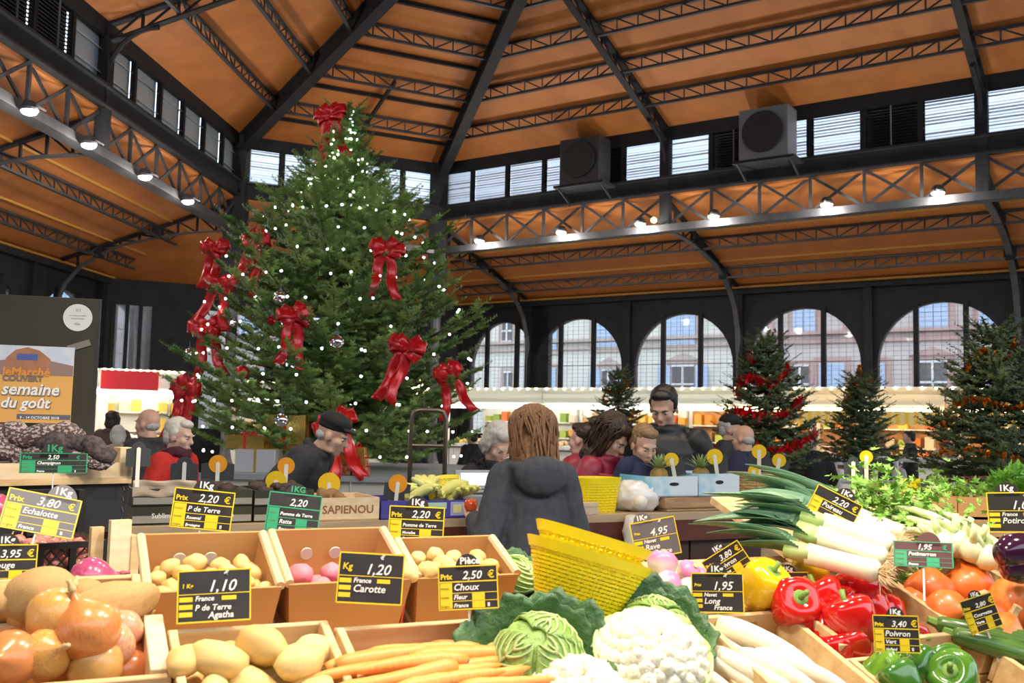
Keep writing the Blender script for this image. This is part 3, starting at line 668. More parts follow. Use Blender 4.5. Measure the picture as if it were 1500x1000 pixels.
for px,py,m,l in ((411,425,silv,'silver ball left of centre on the big tree'),(494,490,silv,'silver ball in the middle of the big tree'),(278,510,silv,'silver ball hanging from the leftmost branch'),(343,466,silv,'small silver ball beside the left bows'),(413,604,silv,'silver ball above the gold gift'),(355,535,redball,'round red ball on the lower left of the big tree'),(398,462,redball,'small dark red ball deep in the big tree')):
    t=thing('tree_ball',l,'bauble',surf(px,py),group='balls on the big tree'); r=.085 if 'small' not in l else .055
    MB().ball((0,0,-r),r,16).build('ball',m,t,smooth=True); MB().lathe([(.022,-.008),(.022,.02),(.006,.022),(.004,.09)],8).build('cap',steel3,t)
# ---- fairy lights
fl=M('fairy_bulb',(1,1,1),.3,emit=(.9,.95,1),es=16); bmesh_=MB().ball((0,0,0),.0145,6).mesh('bulb',fl)
g=thing('fairy_light_string','string of small cold white fairy lights over the big tree','string lights',(TBX,TY,TZ0)); rr=random.Random(4); wire=MB()
top=V((0,0,TH*.985))
for k in range(9):     # strands fanning down from the tip
    a=math.pi+math.pi*(k+.5)/9; fan=[]
    for j in range(12):
        q=j/11; R=.06+.62*q**1.15; z=TH*(.985-.29*q); fan.append(V((R*math.cos(a),R*math.sin(a),z-.05*math.sin(q*3.1))))
    wire.tube(fan,.002,3,cap=False)
    for p in fan[::1]:
        if rr.random()<.85: obj('bulb',bmesh_,g,loc=p+V((rr.uniform(-.05,.05),0,rr.uniform(-.04,.04))))
for k in range(13):
    a=math.pi*1.02+math.pi*.96*(k+.5)/13; pts=[]
    for j in range(11):
        f=.68-.64*j/10; R=bigprof(f)*rr.uniform(.9,1.06)+.02; aa=a+rr.uniform(-.1,.1); pts.append(V((R*math.cos(aa),R*math.sin(aa),f*TH)))
    wire.tube(pts,.002,3,cap=False)
    for p in pts:
        if rr.random()<.85: obj('bulb',bmesh_,g,loc=p)
wire.build('wire',blackm,g)
# ---- stage with gifts
sp0=at(300,692,SY); sp1=at(655,690,SY)
stg=thing('stage','pale grey stage under the big tree','platform',Z((sp0+sp1)/2+V((0,1.9,0)),0))
W_=sp1.x-sp0.x
MB().box((0,0,SZ-.03),(W_+.1,3.9,.06)).build('deck',M('stage_grey',(.3,.32,.33),.5),stg)
for k in range(5): MB().box((-W_/2+W_*(k+.5)/5,-1.85,(SZ-.06)/2),(W_/5-.02,.05,SZ-.06)).build('skirt_panel',M('stage_cream',(.6,.56,.48),.6),stg)
goldp=M('gold_foil',(.75,.52,.12),.25,.85,bump=.5,bscale=9); silp=M('silver_foil',(.85,.86,.88),.3,.6,bump=.7,bscale=6); redr=M('red_gift_ribbon',(.6,.01,.02),.4); redp=M('red_patterned_paper',(.5,.03,.04),.4,.2,col2=(.7,.5,.15),nscale=30)
def gift(x0,y0,x1,y1,Y,mat,rib,label,dep=.35,zoff=None,rot=0):
    a=at(x0,y1,Y); b=at(x1,y1,Y); c=at(x0,y0,Y); wd=b.x-a.x; h=c.z-a.z
    z=a.z if zoff is None else zoff
    t=thing('gift_box',label,'gift',(a.x+wd/2,Y+dep/2,z),(0,0,rot),group='gifts under the big tree')
    bevel(MB().box((0,0,h/2),(wd,dep,h)).build('wrapped_box',mat,t),.008)
    MB().box((0,0,h/2),(.03,dep+.006,h+.006)).build('ribbon',rib,t); MB().box((0,0,h/2),(wd+.006,.03,h+.006)).build('ribbon',rib,t)
    MB().tube([(0,0,h),(.06,0,h+.05),(.09,0,h+.01),(0,0,h)],.012,5).tube([(0,0,h),(-.06,0,h+.05),(-.09,0,h+.01),(0,0,h)],.012,5).build('bow',rib,t)
    return z+h
h=gift(343,658,402,692,11.25,silp,M('gold_ribbon',(.7,.5,.1),.3,.7),'large crumpled silver foil gift on the stage',.4,SZ)
gift(330,640,386,659,11.35,goldp,redr,'flat gold gift lying behind the silver one',.35,h+.003)
h2=gift(388,652,444,690,11.8,goldp,redr,'gold gift hidden under the large gold one',.4,SZ); gift(387,611,446,655,11.8,goldp,redr,'large upright gold gift with red ribbon',.35,h2+.003)
h3=gift(481,678,513,692,11.1,redp,redr,'red patterned gift at the left of the small stack',.22,SZ); gift(481,664,510,678,11.12,goldp,redr,'small gold gift on the left red patterned one',.2,h3+.003)
h4=gift(516,680,538,692,11.1,redp,redr,'red patterned gift at the right of the small stack',.22,SZ); h5=gift(516,667,536,680,11.12,goldp,redr,'small gold gift on the right red patterned one',.2,h4+.003); gift(499,652,534,667,11.13,goldp,redr,'gold gift topping the small stack',.18,h5+.003)
# ================================================================= FRONT DISPLAY STALL
K=1.2; PH,TA=math.radians(25),math.radians(20)
e1=V((math.cos(PH),math.sin(PH),0)); e2=V((-math.sin(PH)*math.cos(TA),math.cos(PH)*math.cos(TA),math.sin(TA))); e3=e1.cross(e2)
DO=at(490,925,1.5*K); DM=fmat(e1,e2,e3,DO)
def D(a,b,h=0): return DO+(e1*a+e2*b)*K+e3*h*K
def dpx(px,py,h=0):
    d=ray(px,py); C=V((0,0,ZC)); t=(DO+e3*h*K-C).dot(e3)/d.dot(e3); P=C+d*t-DO; return P.dot(e1)/K,P.dot(e2)/K
def DF(a,b,h=0,rz=0,rx=0,ry=0): return fmat(e1,e2,e3,D(a,b,h))@Euler((rx,ry,rz)).to_matrix().to_4x4()
pine=M('pale_crate_wood',(.62,.4,.18),.6,0,col2=(.74,.54,.28),nscale=5,stretch=(1,8,8),bump=.1,bscale=30); pine2=M('bright_crate_wood',(.75,.56,.32),.6,0,col2=(.82,.66,.42),nscale=5,stretch=(2,9,9))
oldw=M('worn_crate_wood',(.36,.22,.1),.7,0,col2=(.5,.33,.16),nscale=6,stretch=(1,8,8)); card=M('cardboard',(.5,.25,.075),.75,0,col2=(.55,.29,.1),nscale=4); cardw=M('cardboard_edge',(.72,.52,.3),.8)
mahog=M('dark_red_counter_wood',(.09,.02,.012),.35,0,col2=(.13,.035,.02),nscale=3,stretch=(1,6,6)); darkw=M('dark_shelf_wood',(.05,.022,.012),.6)
# sloped boards carrying the crates
HB=-.118
ds=thing('display_stand','sloping wooden display stand carrying the crates in the foreground','display stand',mx=fmat(e1,e2,e3,D(0,0,HB-.012)))
for k in range(6):
    b0=-.42+k*.135; MB().box((.45*K,(b0+.066)*K,0),(2.6*K,.13*K,.02*K)).build('plank',pine,ds)
for a in (-.8,.45,1.7):
    p=ds.matrix_world.inverted(); q0=D(a,-.36,HB-.03); q1=D(a,.33,HB-.03)
    for q in (q0,q1): MB().bar(p@q,p@Z(q,0),.06,.06,up=V((0,1,0))).build('leg',oldw,ds)
MB().bar(ds.matrix_world.inverted()@(D(-.85,-.43,HB-.1)),ds.matrix_world.inverted()@(D(1.75,-.43,HB-.1)),.03,.2,up=e3).build('front_apron',pine,ds)
def crate(a0,a1,b0,b1,label,H=.115,t=.010,mat=None,rows=2,group='wooden crates on the display stand',slot=False,top=0,endt=None,ends=(1,1),inset=None):
    mat=mat or pine; w_,d_,Hh=(a1-a0)*K,(b1-b0)*K,H*K; t*=K; et=(endt or .012)*K
    c=thing('wooden_crate',label,'crate',mx=fmat(e1,e2,e3,D((a0+a1)/2,(b0+b1)/2,top-H)),group=group)
    MB().box((0,0,t/2),(w_-2*et,d_,t)).build('bottom_board',mat,c)
    gap=.005*K; hh=(Hh-gap*(rows-1)-t)/rows
    for sy in (-1,1):
        for r in range(rows):
            z=t+hh/2+r*(hh+gap)
            if slot and sy>0 and r==rows-1:
                for x0,x1 in ((-w_/2,-w_*.2),(w_*.2,w_/2)): MB().box(((x0+x1)/2,sy*(d_/2-t/2),z),(x1-x0,t,hh)).build('slat',mat,c)
                MB().box((0,sy*(d_/2-t/2),z+hh*.36),(w_*.42,t,hh*.28)).build('slat',mat,c)
            else: bevel(MB().box((0,sy*(d_/2-t/2),z),(w_,t,hh)).build('slat',mat,c),.0015,1)
    for k,sx in enumerate((-1,1)):
        if not ends[k]: continue
        bevel(MB().box((sx*(w_/2-et/2),0,Hh/2+.004*K),(et,d_-2*t-.001,Hh+.004*K)).build('end_board',pine2 if et>.02 else mat,c),.0015,1)
        for sy in (-1,1):
            MB().prism([(0,0),(-sx*.016*K,0),(0,-sy*.016*K)],0,Hh,Matrix.Translation((sx*(w_/2-et),sy*(d_/2-t),0))@Matrix.Rotation(math.pi/2,4,'X')@Matrix.Scale(-1,4,(0,0,1))@Matrix.Scale(-1,4,(0,1,0))).build('corner_post',mat,c)
    for sx in (-.25,.25):      # staples
        pass
    return c
# ---------------- produce meshes
def blob(n=18,r=(1,1,1),amp=.08,fr=1.6,seed=0):
    mb=MB(); mb.ball((0,0,0),1,n); out=[]
    for p in mb.v:
        p=V(p); k=1+amp*noise.noise(p*fr+V((seed*7.1,seed*3.3,0))); out.append((p.x*r[0]*k,p.y*r[1]*k,p.z*r[2]*k))
    mb.v=out; return mb
potm=M('yellow_potato_skin',(.78,.56,.2),.5,0,col2=(.85,.66,.3),nscale=14,rand=(.7,.46,.15),bump=.12,bscale=70); potb=M('brown_potato_skin',(.5,.29,.1),.7,0,col2=(.6,.38,.15),nscale=18,rand=(.42,.25,.09),bump=.2,bscale=60)
potp=M('pink_potato_skin',(.75,.2,.26),.5,0,col2=(.8,.32,.33),nscale=14,rand=(.7,.18,.25)); potd=M('dark_potato_skin',(.035,.02,.018),.7,0,col2=(.08,.05,.035),nscale=20); kiwim=M('kiwi_skin',(.22,.12,.045),.8,0,col2=(.3,.17,.07),nscale=20)
eye=M('potato_eye',(.35,.2,.07),.8)
def potato_meshes(mat,r):
    L=[]
    for k in range(4):
        mb=blob(18,r,.16,1.5,k+3); L.append(mb.mesh('potato',mat,True))
    return L
def R_(a=-3.14,b=3.14): return random.uniform(a,b)
def fill(meshes,a0,a1,b0,b1,h0,h1,step,size,name,label,cat,group,layers=2,jit=.25,tilt=.5,parts=None,skip=0):
    n=0
    for ly in range(layers):
        h=h0+(h1-h0)*(ly/(max(1,layers-1))); off=(ly%2)*.5; j=0; b=b0+step*.45+off*step*.5
        while b<b1-step*.35:
            a=a0+step*(.5+((j+ly)%2)*.5); 
            while a<a1-step*.3:
                if random.random()>=skip:
                    s=size*random.uniform(.86,1.14); mxx=DF(a+R_(-jit,jit)*step,b+R_(-jit,jit)*step,h+R_(-.1,.12)*step,R_(),R_(-tilt,tilt),R_(-tilt,tilt))@Matrix.Scale(s*K,4)
                    if parts: clone(random.choice(parts),mx=mxx,label=label,group=group)
                    else: obj(name,random.choice(meshes),None,mx=mxx,label=label,cat=cat,group=group)
                    n+=1
                a+=step
            b+=step*.88; j+=1
    return n
# ---------------- onions (back end left)
def onion_proto(mat,mat2,key):
    t=thing('onion','x','vegetable'); w=lambda a,q:1+.015*math.cos(5*a)
    MB().lathe([(.004,-.46),(.2,-.44),(.38,-.3),(.48,-.08),(.5,.05),(.45,.2),(.33,.34),(.16,.45),(.07,.54),(.04,.64)],20,wob=w).build('bulb',mat,t,smooth=True)
    MB().lathe([(.05,.6),(.07,.68),(.03,.76),(.05,.82)],8).build('dry_neck',mat2,t,smooth=True)
    mb=MB()
    for k in range(10): a=k*.63; mb.tube([(.03*math.cos(a),.03*math.sin(a),-.45),(.1*math.cos(a),.1*math.sin(a),-.5)],.008,3)
    mb.build('roots',mat2,t); return t
def sheath(name,c1,c2,c3): return M(name,c1,.28,0,col2=c2,nscale=9,stretch=(4,4,.6),rand=c3,coat=.3)
on1=onion_proto(sheath('onion_skin_amber',(.62,.27,.06),(.75,.42,.12),(.68,.36,.1)),M('dry_onion_neck',(.6,.42,.2),.8),1); on2=onion_proto(sheath('onion_skin_orange',(.65,.2,.05),(.7,.3,.09),(.6,.2,.06)),M('dry_onion_neck'),2)
on3=onion_proto(sheath('onion_skin_rosy',(.62,.22,.12),(.75,.45,.25),(.7,.3,.18)),M('dry_onion_neck'),3)
PROT=[on1,on2,on3]
cO=crate(-.62,-.236,-.08,.078,'pale wooden crate of onions at the lower left',endt=.026)
ol=['large pale onion on top of the onion crate beside the orange one','big bright orange onion on top of the onion crate','amber onion with a pointed neck in the middle of the onion crate','orange onion at the left edge of the onion crate','rosy onion near the right end of the onion crate','small rosy onion against the back board of the onion crate','pale yellow onion low in front of the onion crate']
oc=[(85,905,on1,.098,.035),(130,922,on2,.1,.035),(68,958,on1,.078,.01),(15,965,on2,.085,.01),(160,945,on3,.08,.0),(178,922,on3,.07,-.0),(140,975,on1,.085,-.01)]
for (px,py,pr,s,h),l in zip(oc,ol):
    a,b=dpx(px,py,h); clone(pr,mx=DF(a,b,h,R_(),.9+R_(-.4,.4),R_(-.5,.5))@Matrix.Scale(s*K*.86,4),label=l,group='onions in the front left crate')
for px,py in ((40,930),(10,925),(100,985),(60,992),(180,965),(195,945),(110,945),(30,985),(150,915),(185,985)):
    a,b=dpx(px,py,-.045); clone(random.choice(PROT),mx=DF(a,b,-.045,R_(),R_(-1,1),R_(-1,1))@Matrix.Scale(.068*K,4),label='onion lying low between others in the front left crate',group='lower onions in the front left crate')
# ---------------- brown potatoes behind
crate(-.62,-.262,.092,.178,'pale wooden crate of brown potatoes behind the onions',top=.012)
PB=potato_meshes(potb,(.5,.4,.36))
for i,(px,py,s,h,rz,l) in enumerate(((62,872,.105,.03,.2,'big round brown potato behind the onions'),(165,885,.11,.02,.3,'long brown potato lying against the right end of its crate'),(122,870,.06,.02,1,'small round brown potato between the two big ones'),(8,880,.075,.02,.4,'brown potato at the left edge behind the onions'),(35,895,.055,.01,1.2,'small brown potato low beside the big round one'))):
    a,b=dpx(px,py,h); obj('potato',PB[i%4],None,mx=DF(a,b,h,rz,0,0)@Matrix.Scale(s*K,4)@(Matrix.Diagonal((1.2,.75,.8,1)) if i==1 else Matrix.Identity(4)),label=l,cat='vegetable',group='brown potatoes in the left crate')
fill(PB,-.6,-.28,.1,.17,-.04,-.04,.062,.062,'potato','brown potato deep in the crate behind the onions','vegetable','lower brown potatoes in the left crate',1)
# ---------------- yellow potatoes
crate(-.232,-.006,-.36,.034,'pale wooden crate of yellow potatoes in the front row',H=.115)
PY=potato_meshes(potm,(.62,.42,.38))
fill(PY,-.225,-.012,-.33,.02,-.07,-.012,.06,.056,'potato','smooth yellow potato heaped in the front row crate','vegetable','yellow potatoes in the front row crate',3,.22,.45)
for i,(px,py,s,h,rz,l) in enumerate(((385,945,.088,.02,-.7,'yellow potato lying highest at the back of the front row crate'),(440,970,.085,.012,.5,'yellow potato leaning at the right of the front row crate'),(320,965,.085,.012,-.4,'plump yellow potato in the middle of the front row crate'),(270,968,.068,.01,.9,'yellow potato next to the onion crate end'))):
    a,b=dpx(px,py,h); obj('potato',PY[i],None,mx=DF(a,b,h,rz,.1,.1)@Matrix.Scale(s*K*.75,4),label=l,cat='vegetable',group='yellow potatoes in the front row crate')
# ---------------- carrots
crate(.002,.275,-.36,.012,'pale wooden crate of carrots in the front row')
carm=M('carrot_skin',(.88,.3,.045),.42,0,col2=(.9,.4,.1),nscale=12,stretch=(6,1,1),rand=(.85,.34,.08),bump=.1,bscale=40); cartop=M('carrot_crown',(.3,.28,.08),.8)
CAR=[]
for k in range(4):
    t=thing('carrot','x','vegetable'); bend=[.03,-.04,.02,-.02][k]
    pts=[(-.5+q,bend*math.sin(q*math.pi),.0) for q in np.linspace(0,1,11)]; rr=[.05,.075,.08,.078,.073,.068,.062,.056,.048,.036,.008]
    MB().tube(pts,[r*(1+.05*math.sin(i*3+k)) for i,r in enumerate(rr)],12).build('root',carm,t,smooth=True)
    MB().tube([(-.5,0,0),(-.515,0,0),(-.525,0,.01)],[.035,.025,.012],8).build('crown',cartop,t,smooth=True); CAR.append(t)
cl=[(575,962,.165,.01,.1),(600,975,.17,.018,.06),(690,960,.19,.008,.02),(660,985,.17,.02,.2),(590,990,.16,.03,.18),(700,990,.17,.022,.15),(540,965,.14,.0,.3),(640,950,.13,-.005,-.1),(720,972,.13,.005,.1),(560,995,.16,.02,.3),(690,945,.12,-.015,-.25),(745,985,.12,.012,.25),(610,955,.15,-.01,.0),(530,985,.15,.005,.12),(660,998,.17,.035,.16),(745,1000,.15,.03,.1)]
CN=['lying at the back left','crossing the middle at the left','longest at the back right','in the middle of the heap','with its blunt top at the lower left','near the bottom centre','at the far left end','half hidden at the back','leaning toward the cabbage','lowest at the left bottom edge','with only its end showing at the back','touching the cabbage leaves','deep behind the left ones','second from the left at the bottom','at the bottom edge in the centre','at the bottom right corner']
for i,(px,py,L_,h,rz) in enumerate(cl):
    a,b=dpx(px,py,h); flip=math.pi if i%3==1 else 0
    clone(CAR[i%4],mx=DF(a,b,h,rz-.05+flip,.0,R_(-.04,.04))@Matrix.Scale(L_*K,4),label='orange carrot '+CN[i]+' in the front row crate',group='carrots in the front row crate')
fill(None,.03,.26,-.33,0,-.06,-.03,.075,.12,'carrot','orange carrot lying lower in the front row crate','vegetable','lower carrots in the front row crate',2,.1,.02,parts=CAR)
# fill rotates freely; keep lower carrots roughly crosswise
for o in bpy.data.objects:
    if o.get('group')=='lower carrots in the front row crate':
        l=o.matrix_world.translation.copy(); o.matrix_world=fmat(e1,e2,e3,l)@Matrix.Rotation(R_(-.25,.25),4,'Z')@Matrix.Scale(.15*K,4)
# ---------------- cardboard boxes (row behind)
def cbox(a0,a1,b0,b1,label,H=.1,flare=.012,red=False,holes=False):
    t=thing('cardboard_box',label,'box',mx=fmat(e1,e2,e3,D((a0+a1)/2,(b0+b1)/2,-.005-H)),group='cardboard boxes on the display stand'); w_,d_,h=(a1-a0)*K/2,(b1-b0)*K/2,(H+.005)*K; th=.005*K; f=flare*K
    def wall(p,q,r,s,nm,n):   # quad p,q bottom, r,s top with thickness along n
        P=[V(x) for x in (p,q,r,s)]; mb=MB(); mb.add(P+[x+V(n)*th for x in P],[(0,1,2,3),(7,6,5,4),(0,4,5,1),(1,5,6,2),(3,2,6,7),(0,3,7,4)]); return mb.build(nm,card,t)
    MB().box((0,0,th/2),(2*w_-.01,2*d_-.01,th)).build('bottom',card,t)
    wall((-w_+f,-d_,0),(w_-f,-d_,0),(w_,-d_-.3*f,h*.93),(-w_,-d_-.3*f,h*.93),'front_panel',(0,1,0)); bk=wall((-w_+f,d_,0),(w_-f,d_,0),(w_,d_+f,h*1.0),(-w_,d_+f,h*1.0),'back_panel',(0,-1,0))
    wall((-w_+f,-d_,0),(-w_+f,d_,0),(-w_,d_,h*1.0),(-w_,-d_,h*.93),'side_panel',(1,0,0)); wall((w_-f,-d_,0),(w_-f,d_,0),(w_,d_,h*1.0),(w_,-d_,h*.93),'side_panel',(-1,0,0))
    MB().tube([(w_*.98,-d_,h*.93),(w_*.98,d_,h*1.0)],.008*K,8).build('folded_edge',cardw,t); MB().tube([(-w_*.98,-d_,h*.93),(-w_*.98,d_,h*1.0)],.008*K,8).build('folded_edge',cardw,t)
    if holes:
        for x in (-.35,.15): MB().lathe([(.011*K,-.001),(.011*K,.003)],14,c=(x*w_,d_-th-.0005,h*.62),mx=Matrix.Rotation(math.pi/2,3,'X')).build('punched_hole',M('pale_light_hole',(.7,.62,.5),.8),t)
    if red: MB().box((w_-f*.5,-d_+.004,h*.45),(.004,.012,h*.85)).build('red_tape',M('red_tape',(.6,.06,.04),.4),t)
    return t
cbox(-.252,-.048,.155,.325,'cardboard box of small yellow potatoes behind the 1,10 price tag',holes=True)
cbox(-.036,.172,.16,.33,'cardboard box of pink potatoes behind the carrot price tag',red=True,holes=True)
cbox(.182,.372,.16,.285,'cardboard box of small yellow potatoes beside the cauliflower price tag')
PS=potato_meshes(potm,(.58,.44,.42)); PP=potato_meshes(potp,(.5,.44,.42))
fill(PS,-.24,-.06,.165,.315,-.075,-.03,.037,.033,'potato','small yellow potato in the left cardboard box','vegetable','small potatoes in the left cardboard box',3,.2,.5)
fill(PP,-.02,.16,.17,.31,-.085,-.04,.05,.046,'potato','small pink potato in the middle cardboard box','vegetable','pink potatoes in the middle cardboard box',2,.2,.5,skip=.15)
fill(PS,.195,.36,.17,.275,-.07,-.02,.037,.033,'potato','small yellow potato in the right cardboard box','vegetable','small potatoes in the right cardboard box',3,.2,.5)
for px,py in ((625,835),(640,855),(620,870),(655,870),(600,850),(668,845),(650,825)):
    a,b=dpx(px,py,-.005); obj('potato',random.choice(PS),None,mx=DF(a,max(b,.175),-.005,R_(),R_(-.5,.5),.3)@Matrix.Scale(.036*K,4),label='small yellow potato heaped on top in the right cardboard box',cat='vegetable',group='top potatoes in the right cardboard box')
# ---------------- cabbages
savoy=M('savoy_leaf_dark',(.035,.1,.03),.5,0,col2=(.07,.17,.05),nscale=14,bump=.9,bscale=34); savoyl=M('savoy_leaf_light',(.2,.36,.07),.5,0,col2=(.32,.48,.12),nscale=12,bump=.9,bscale=36); vein=M('pale_leaf_vein',(.5,.62,.26),.5)
def savoy_cabbage(label,loc,r,seed,ax=V((0,-.4,.9))):
    rn=random.Random(seed); x,u,d=basis(ax); t=thing('savoy_cabbage',label,'cabbage',mx=fmat(x,-(d.cross(x)),d,loc) if False else fmat(x,d.cross(x).normalized(),d.normalized(),V(loc)),group='savoy cabbages')
    mb=blob(30,(r*.82,r*.82,r*.76),.07,2.2,seed); 
    mb.v=[tuple(V(p)*(1+.02*noise.noise(V(p)*60/r*.12))) for p in mb.v]; mb.build('head',savoyl,t,smooth=True)
    vb=MB()
    for k in range(3):        # wrapper leaves hugging the head with a strong midrib and side veins
        a0=k*2.1+rn.uniform(0,.5)
        def S(u_,v_,off=.03):
            th=a0+(u_-.5)*2.4*(1-.25*v_); phi=-.9+2.25*v_; R=r*(.84+off+.02*math.sin(u_*40)*math.sin(v_*30))
            return V((R*math.cos(phi)*math.cos(th),R*math.cos(phi)*math.sin(th),R*.93*math.sin(phi)))
        MB().grid(lambda u_,v_:S(u_,v_,.02+.015*k+.02*(2*abs(u_-.5))**3),18,18,thick=.004*K).build('wrapper_leaf',savoyl,t,smooth=True)
        vb.tube([S(.5,q,.045+.015*k) for q in np.linspace(.02,.97,14)],[.006*K*(1.15-q) for q in np.linspace(0,1,14)],5)
        for q in np.linspace(.12,.85,8):
            for sd in (-1,1): vb.tube([S(.5+sd*w_*.46,min(1,q+.22*w_),.04+.015*k+.02*w_**3) for w_ in np.linspace(0,1,8)],[.003*K*(1.1-w_) for w_ in np.linspace(0,1,8)],4)
    vb.build('veins',vein,t,smooth=True)
    for k in range(7):        # loose dark outer leaves, ruffled
        a0=k*.9+rn.uniform(-.2,.2); op=rn.uniform(.15,.55); sz=rn.uniform(.95,1.2)
        def Lf(u_,v_):
            th=a0+(u_-.5)*1.7*(.55+.6*math.sin(v_*2.6)); rad=r*(.55+sz*.62*v_*(1+op)); z=r*(-.75+1.15*v_*sz-.55*op*v_*v_)
            rf=.05*r*math.sin(u_*17+k)*v_*v_+.03*r*math.sin(u_*41)*v_; edge=(2*abs(u_-.5))**2
            return V(((rad+rf)*math.cos(th),(rad+rf)*math.sin(th),z+rf-edge*.2*r*v_))
        MB().grid(Lf,22,12,thick=.003*K).build('outer_leaf',savoy,t,smooth=True)
        MB().tube([Lf(.5,q)*1.01 for q in np.linspace(0,.9,9)],[.007*K*(1-q*.8) for q in np.linspace(0,1,9)],5).build('midrib',vein,t)
    return t
a,b=dpx(790,950,.02); savoy_cabbage('big savoy cabbage under the near yellow basket',D(a,b,.0),.075*K*1.05,2,V((-.05,-.75,.75)))
a,b=dpx(960,915,.02); savoy_cabbage('savoy cabbage behind the cauliflower',D(a,b,-.0),.072*K,5,V((.15,-.6,.8)))
a,b=dpx(757,835,-.02); savoy_cabbage('savoy cabbage half hidden behind the cardboard boxes',D(a+.03,b+.06,-.07),.05*K,8)
# ---------------- cauliflowers
curd=M('cauliflower_curd',(.88,.82,.6),.6,0,col2=(.92,.88,.72),nscale=25,bump=.35,bscale=120); cleaf=M('cauliflower_leaf',(.45,.6,.14),.5,0,col2=(.7,.78,.4),nscale=8,stretch=(1,1,.3))
def cauliflower(label,loc,r,seed,ax):
    rn=random.Random(seed); x,u,d=basis(ax); t=thing('cauliflower',label,'cauliflower',mx=fmat(x,d.cross(x).normalized(),d.normalized(),V(loc)),group='cauliflowers')
    mb=MB(); mb.ball((0,0,0),(r*.9,r*.9,r*.55),16); N=95
    for i in range(N):
        z=1-1.05*(i+.5)/N; a=i*2.39996; q=math.sqrt(max(0,1-z*z)); c=V((r*q*math.cos(a),r*q*math.sin(a),r*.66*z)); br=r*rn.uniform(.15,.21)
        mb.ball(c*.93,br,8)
        for j in range(6): e=V((rn.gauss(0,1),rn.gauss(0,1),rn.gauss(0,1)+.4)).normalized(); mb.ball(c*.93+e*br*.62,br*rn.uniform(.4,.55),6)
    mb.build('curd',curd,t,smooth=True)
    for k in range(9):
        a=k*.7+rn.uniform(-.1,.1); h=rn.uniform(.15,.45)
        def Lf(u_,v_):
            th=a+(u_-.5)*.75; R=r*(.62+.5*v_); return V((R*math.cos(th),R*math.sin(th),r*(-.85+(.75+h)*v_)+.03*r*math.sin(u_*9)))
        MB().grid(Lf,8,8,thick=.004*K).build('cut_leaf',cleaf,t,smooth=True)
    MB().lathe([(.3*r,-.95*r),(.45*r,-.6*r),(.6*r,-.2*r)],12).build('stalk',cleaf,t,smooth=True)
    return t
a,b=dpx(955,960,.03); cauliflower('large cauliflower in front beside the white radishes',D(a,b,.02),.082*K,3,V((.1,-.55,.8)))
a,b=dpx(850,1000,.02); cauliflower('cauliflower cut off by the bottom edge below the cabbage',D(a,b,-.01),.07*K,4,V((0,-.5,.85)))
crate(.285,.612,-.36,.02,'pale wooden crate of cabbages and cauliflowers in the front row',H=.113,top=-.03)
# ---------------- white radishes
crate(.622,.812,-.36,-.028,'pale wooden crate of long white turnips with a hand slot',slot=True)
daim=M('white_root_skin',(.82,.72,.5),.45,0,col2=(.88,.82,.66),nscale=10,stretch=(.6,3,3),bump=.1,bscale=30); DAI=[]
for k in range(3):
    t=thing('white_turnip','x','vegetable'); pts=[(-.5+q,[.05,-.04,.03][k]*math.sin(q*math.pi*1.2),0) for q in np.linspace(0,1,12)]
    MB().tube(pts,[.07,.1,.108,.108,.104,.1,.094,.086,.074,.055,.03,.006],14).build('root',daim,t,smooth=True); MB().tube([(-.5,0,0),(-.53,0,.0)],[.06,.04],8).build('crown',M('radish_crown',(.6,.6,.3),.7),t); DAI.append(t)
for i,(px,py,L_,h,rz) in enumerate(((1130,950,.2,.012,-1.0),(1085,960,.17,.0,-1.2),(1055,975,.16,.01,-1.15),(1180,985,.17,.01,-.9),(1110,985,.16,.02,-1.05),(1060,945,.12,-.02,-.6),(1150,990,.16,.03,-1.1),(1210,990,.13,-.01,-.8),(1035,995,.15,.02,-1.2))):
    h-=.028; a,b=dpx(px,py,h); clone(DAI[i%3],mx=DF(a,b,h,rz,0,R_(-.06,.06))@Matrix.Scale(L_*K,4),label='long white turnip '+['thickest in the middle','left of the thickest one','at the left front','at the right front','at the bottom centre','short and half hidden at the back','topmost at the bottom edge','small at the right corner','at the lower left corner'][i]+' of its crate',group='long white turnips')
fill(None,.65,.79,-.3,-.05,-.06,-.06,.07,.1,'white_turnip','long white turnip at the bottom of the crate','vegetable','lower long white turnips',1,.05,.02,parts=DAI)
# ---------------- peppers
def pepper(mat,name='pepper',lobes=4,h=.62):
    t=thing(name,'x','vegetable'); ph=random.uniform(0,6)
    w_=lambda a,q:1+(.085-.05*q)*math.cos(lobes*a+ph)*(1 if q<.98 else 0)
    MB().lathe([(.06,-h*.78),(.2,-h*.84),(.32,-h*.74),(.41,-h*.4),(.47,0),(.5,h*.4),(.46,h*.66),(.34,h*.78),(.2,h*.74),(.1,h*.64),(.02,h*.6)],28,wob=w_).build('body',mat,t,smooth=True)
    MB().tube([(0,0,h*.58),(.01,0,h*.8),(.06,.03,h*1.05)],[.09,.05,.06],8).lathe([(.2,h*.67),(.14,h*.72),(.05,h*.7)],8).build('stem',M('pepper_stem',(.16,.3,.05),.5),t,smooth=True); return t
redp_=M('red_pepper_skin',(.62,.01,.012),.12,0,col2=(.55,.008,.01),nscale=3,coat=.6,rand=(.68,.02,.01)); yelp=M('yellow_pepper_skin',(.85,.55,.01),.15,coat=.6); grp=M('green_pepper_skin',(.1,.28,.02),.15,0,col2=(.2,.4,.04),nscale=3,coat=.6,rand=(.04,.16,.02))
RP=[pepper(redp_,'red_pepper',4),pepper(redp_,'red_pepper',3,.58)]; YP=[pepper(yelp,'yellow_pepper',4,.6)]; GP=[pepper(grp,'green_pepper',4,.6),pepper(grp,'green_pepper',3,.7)]
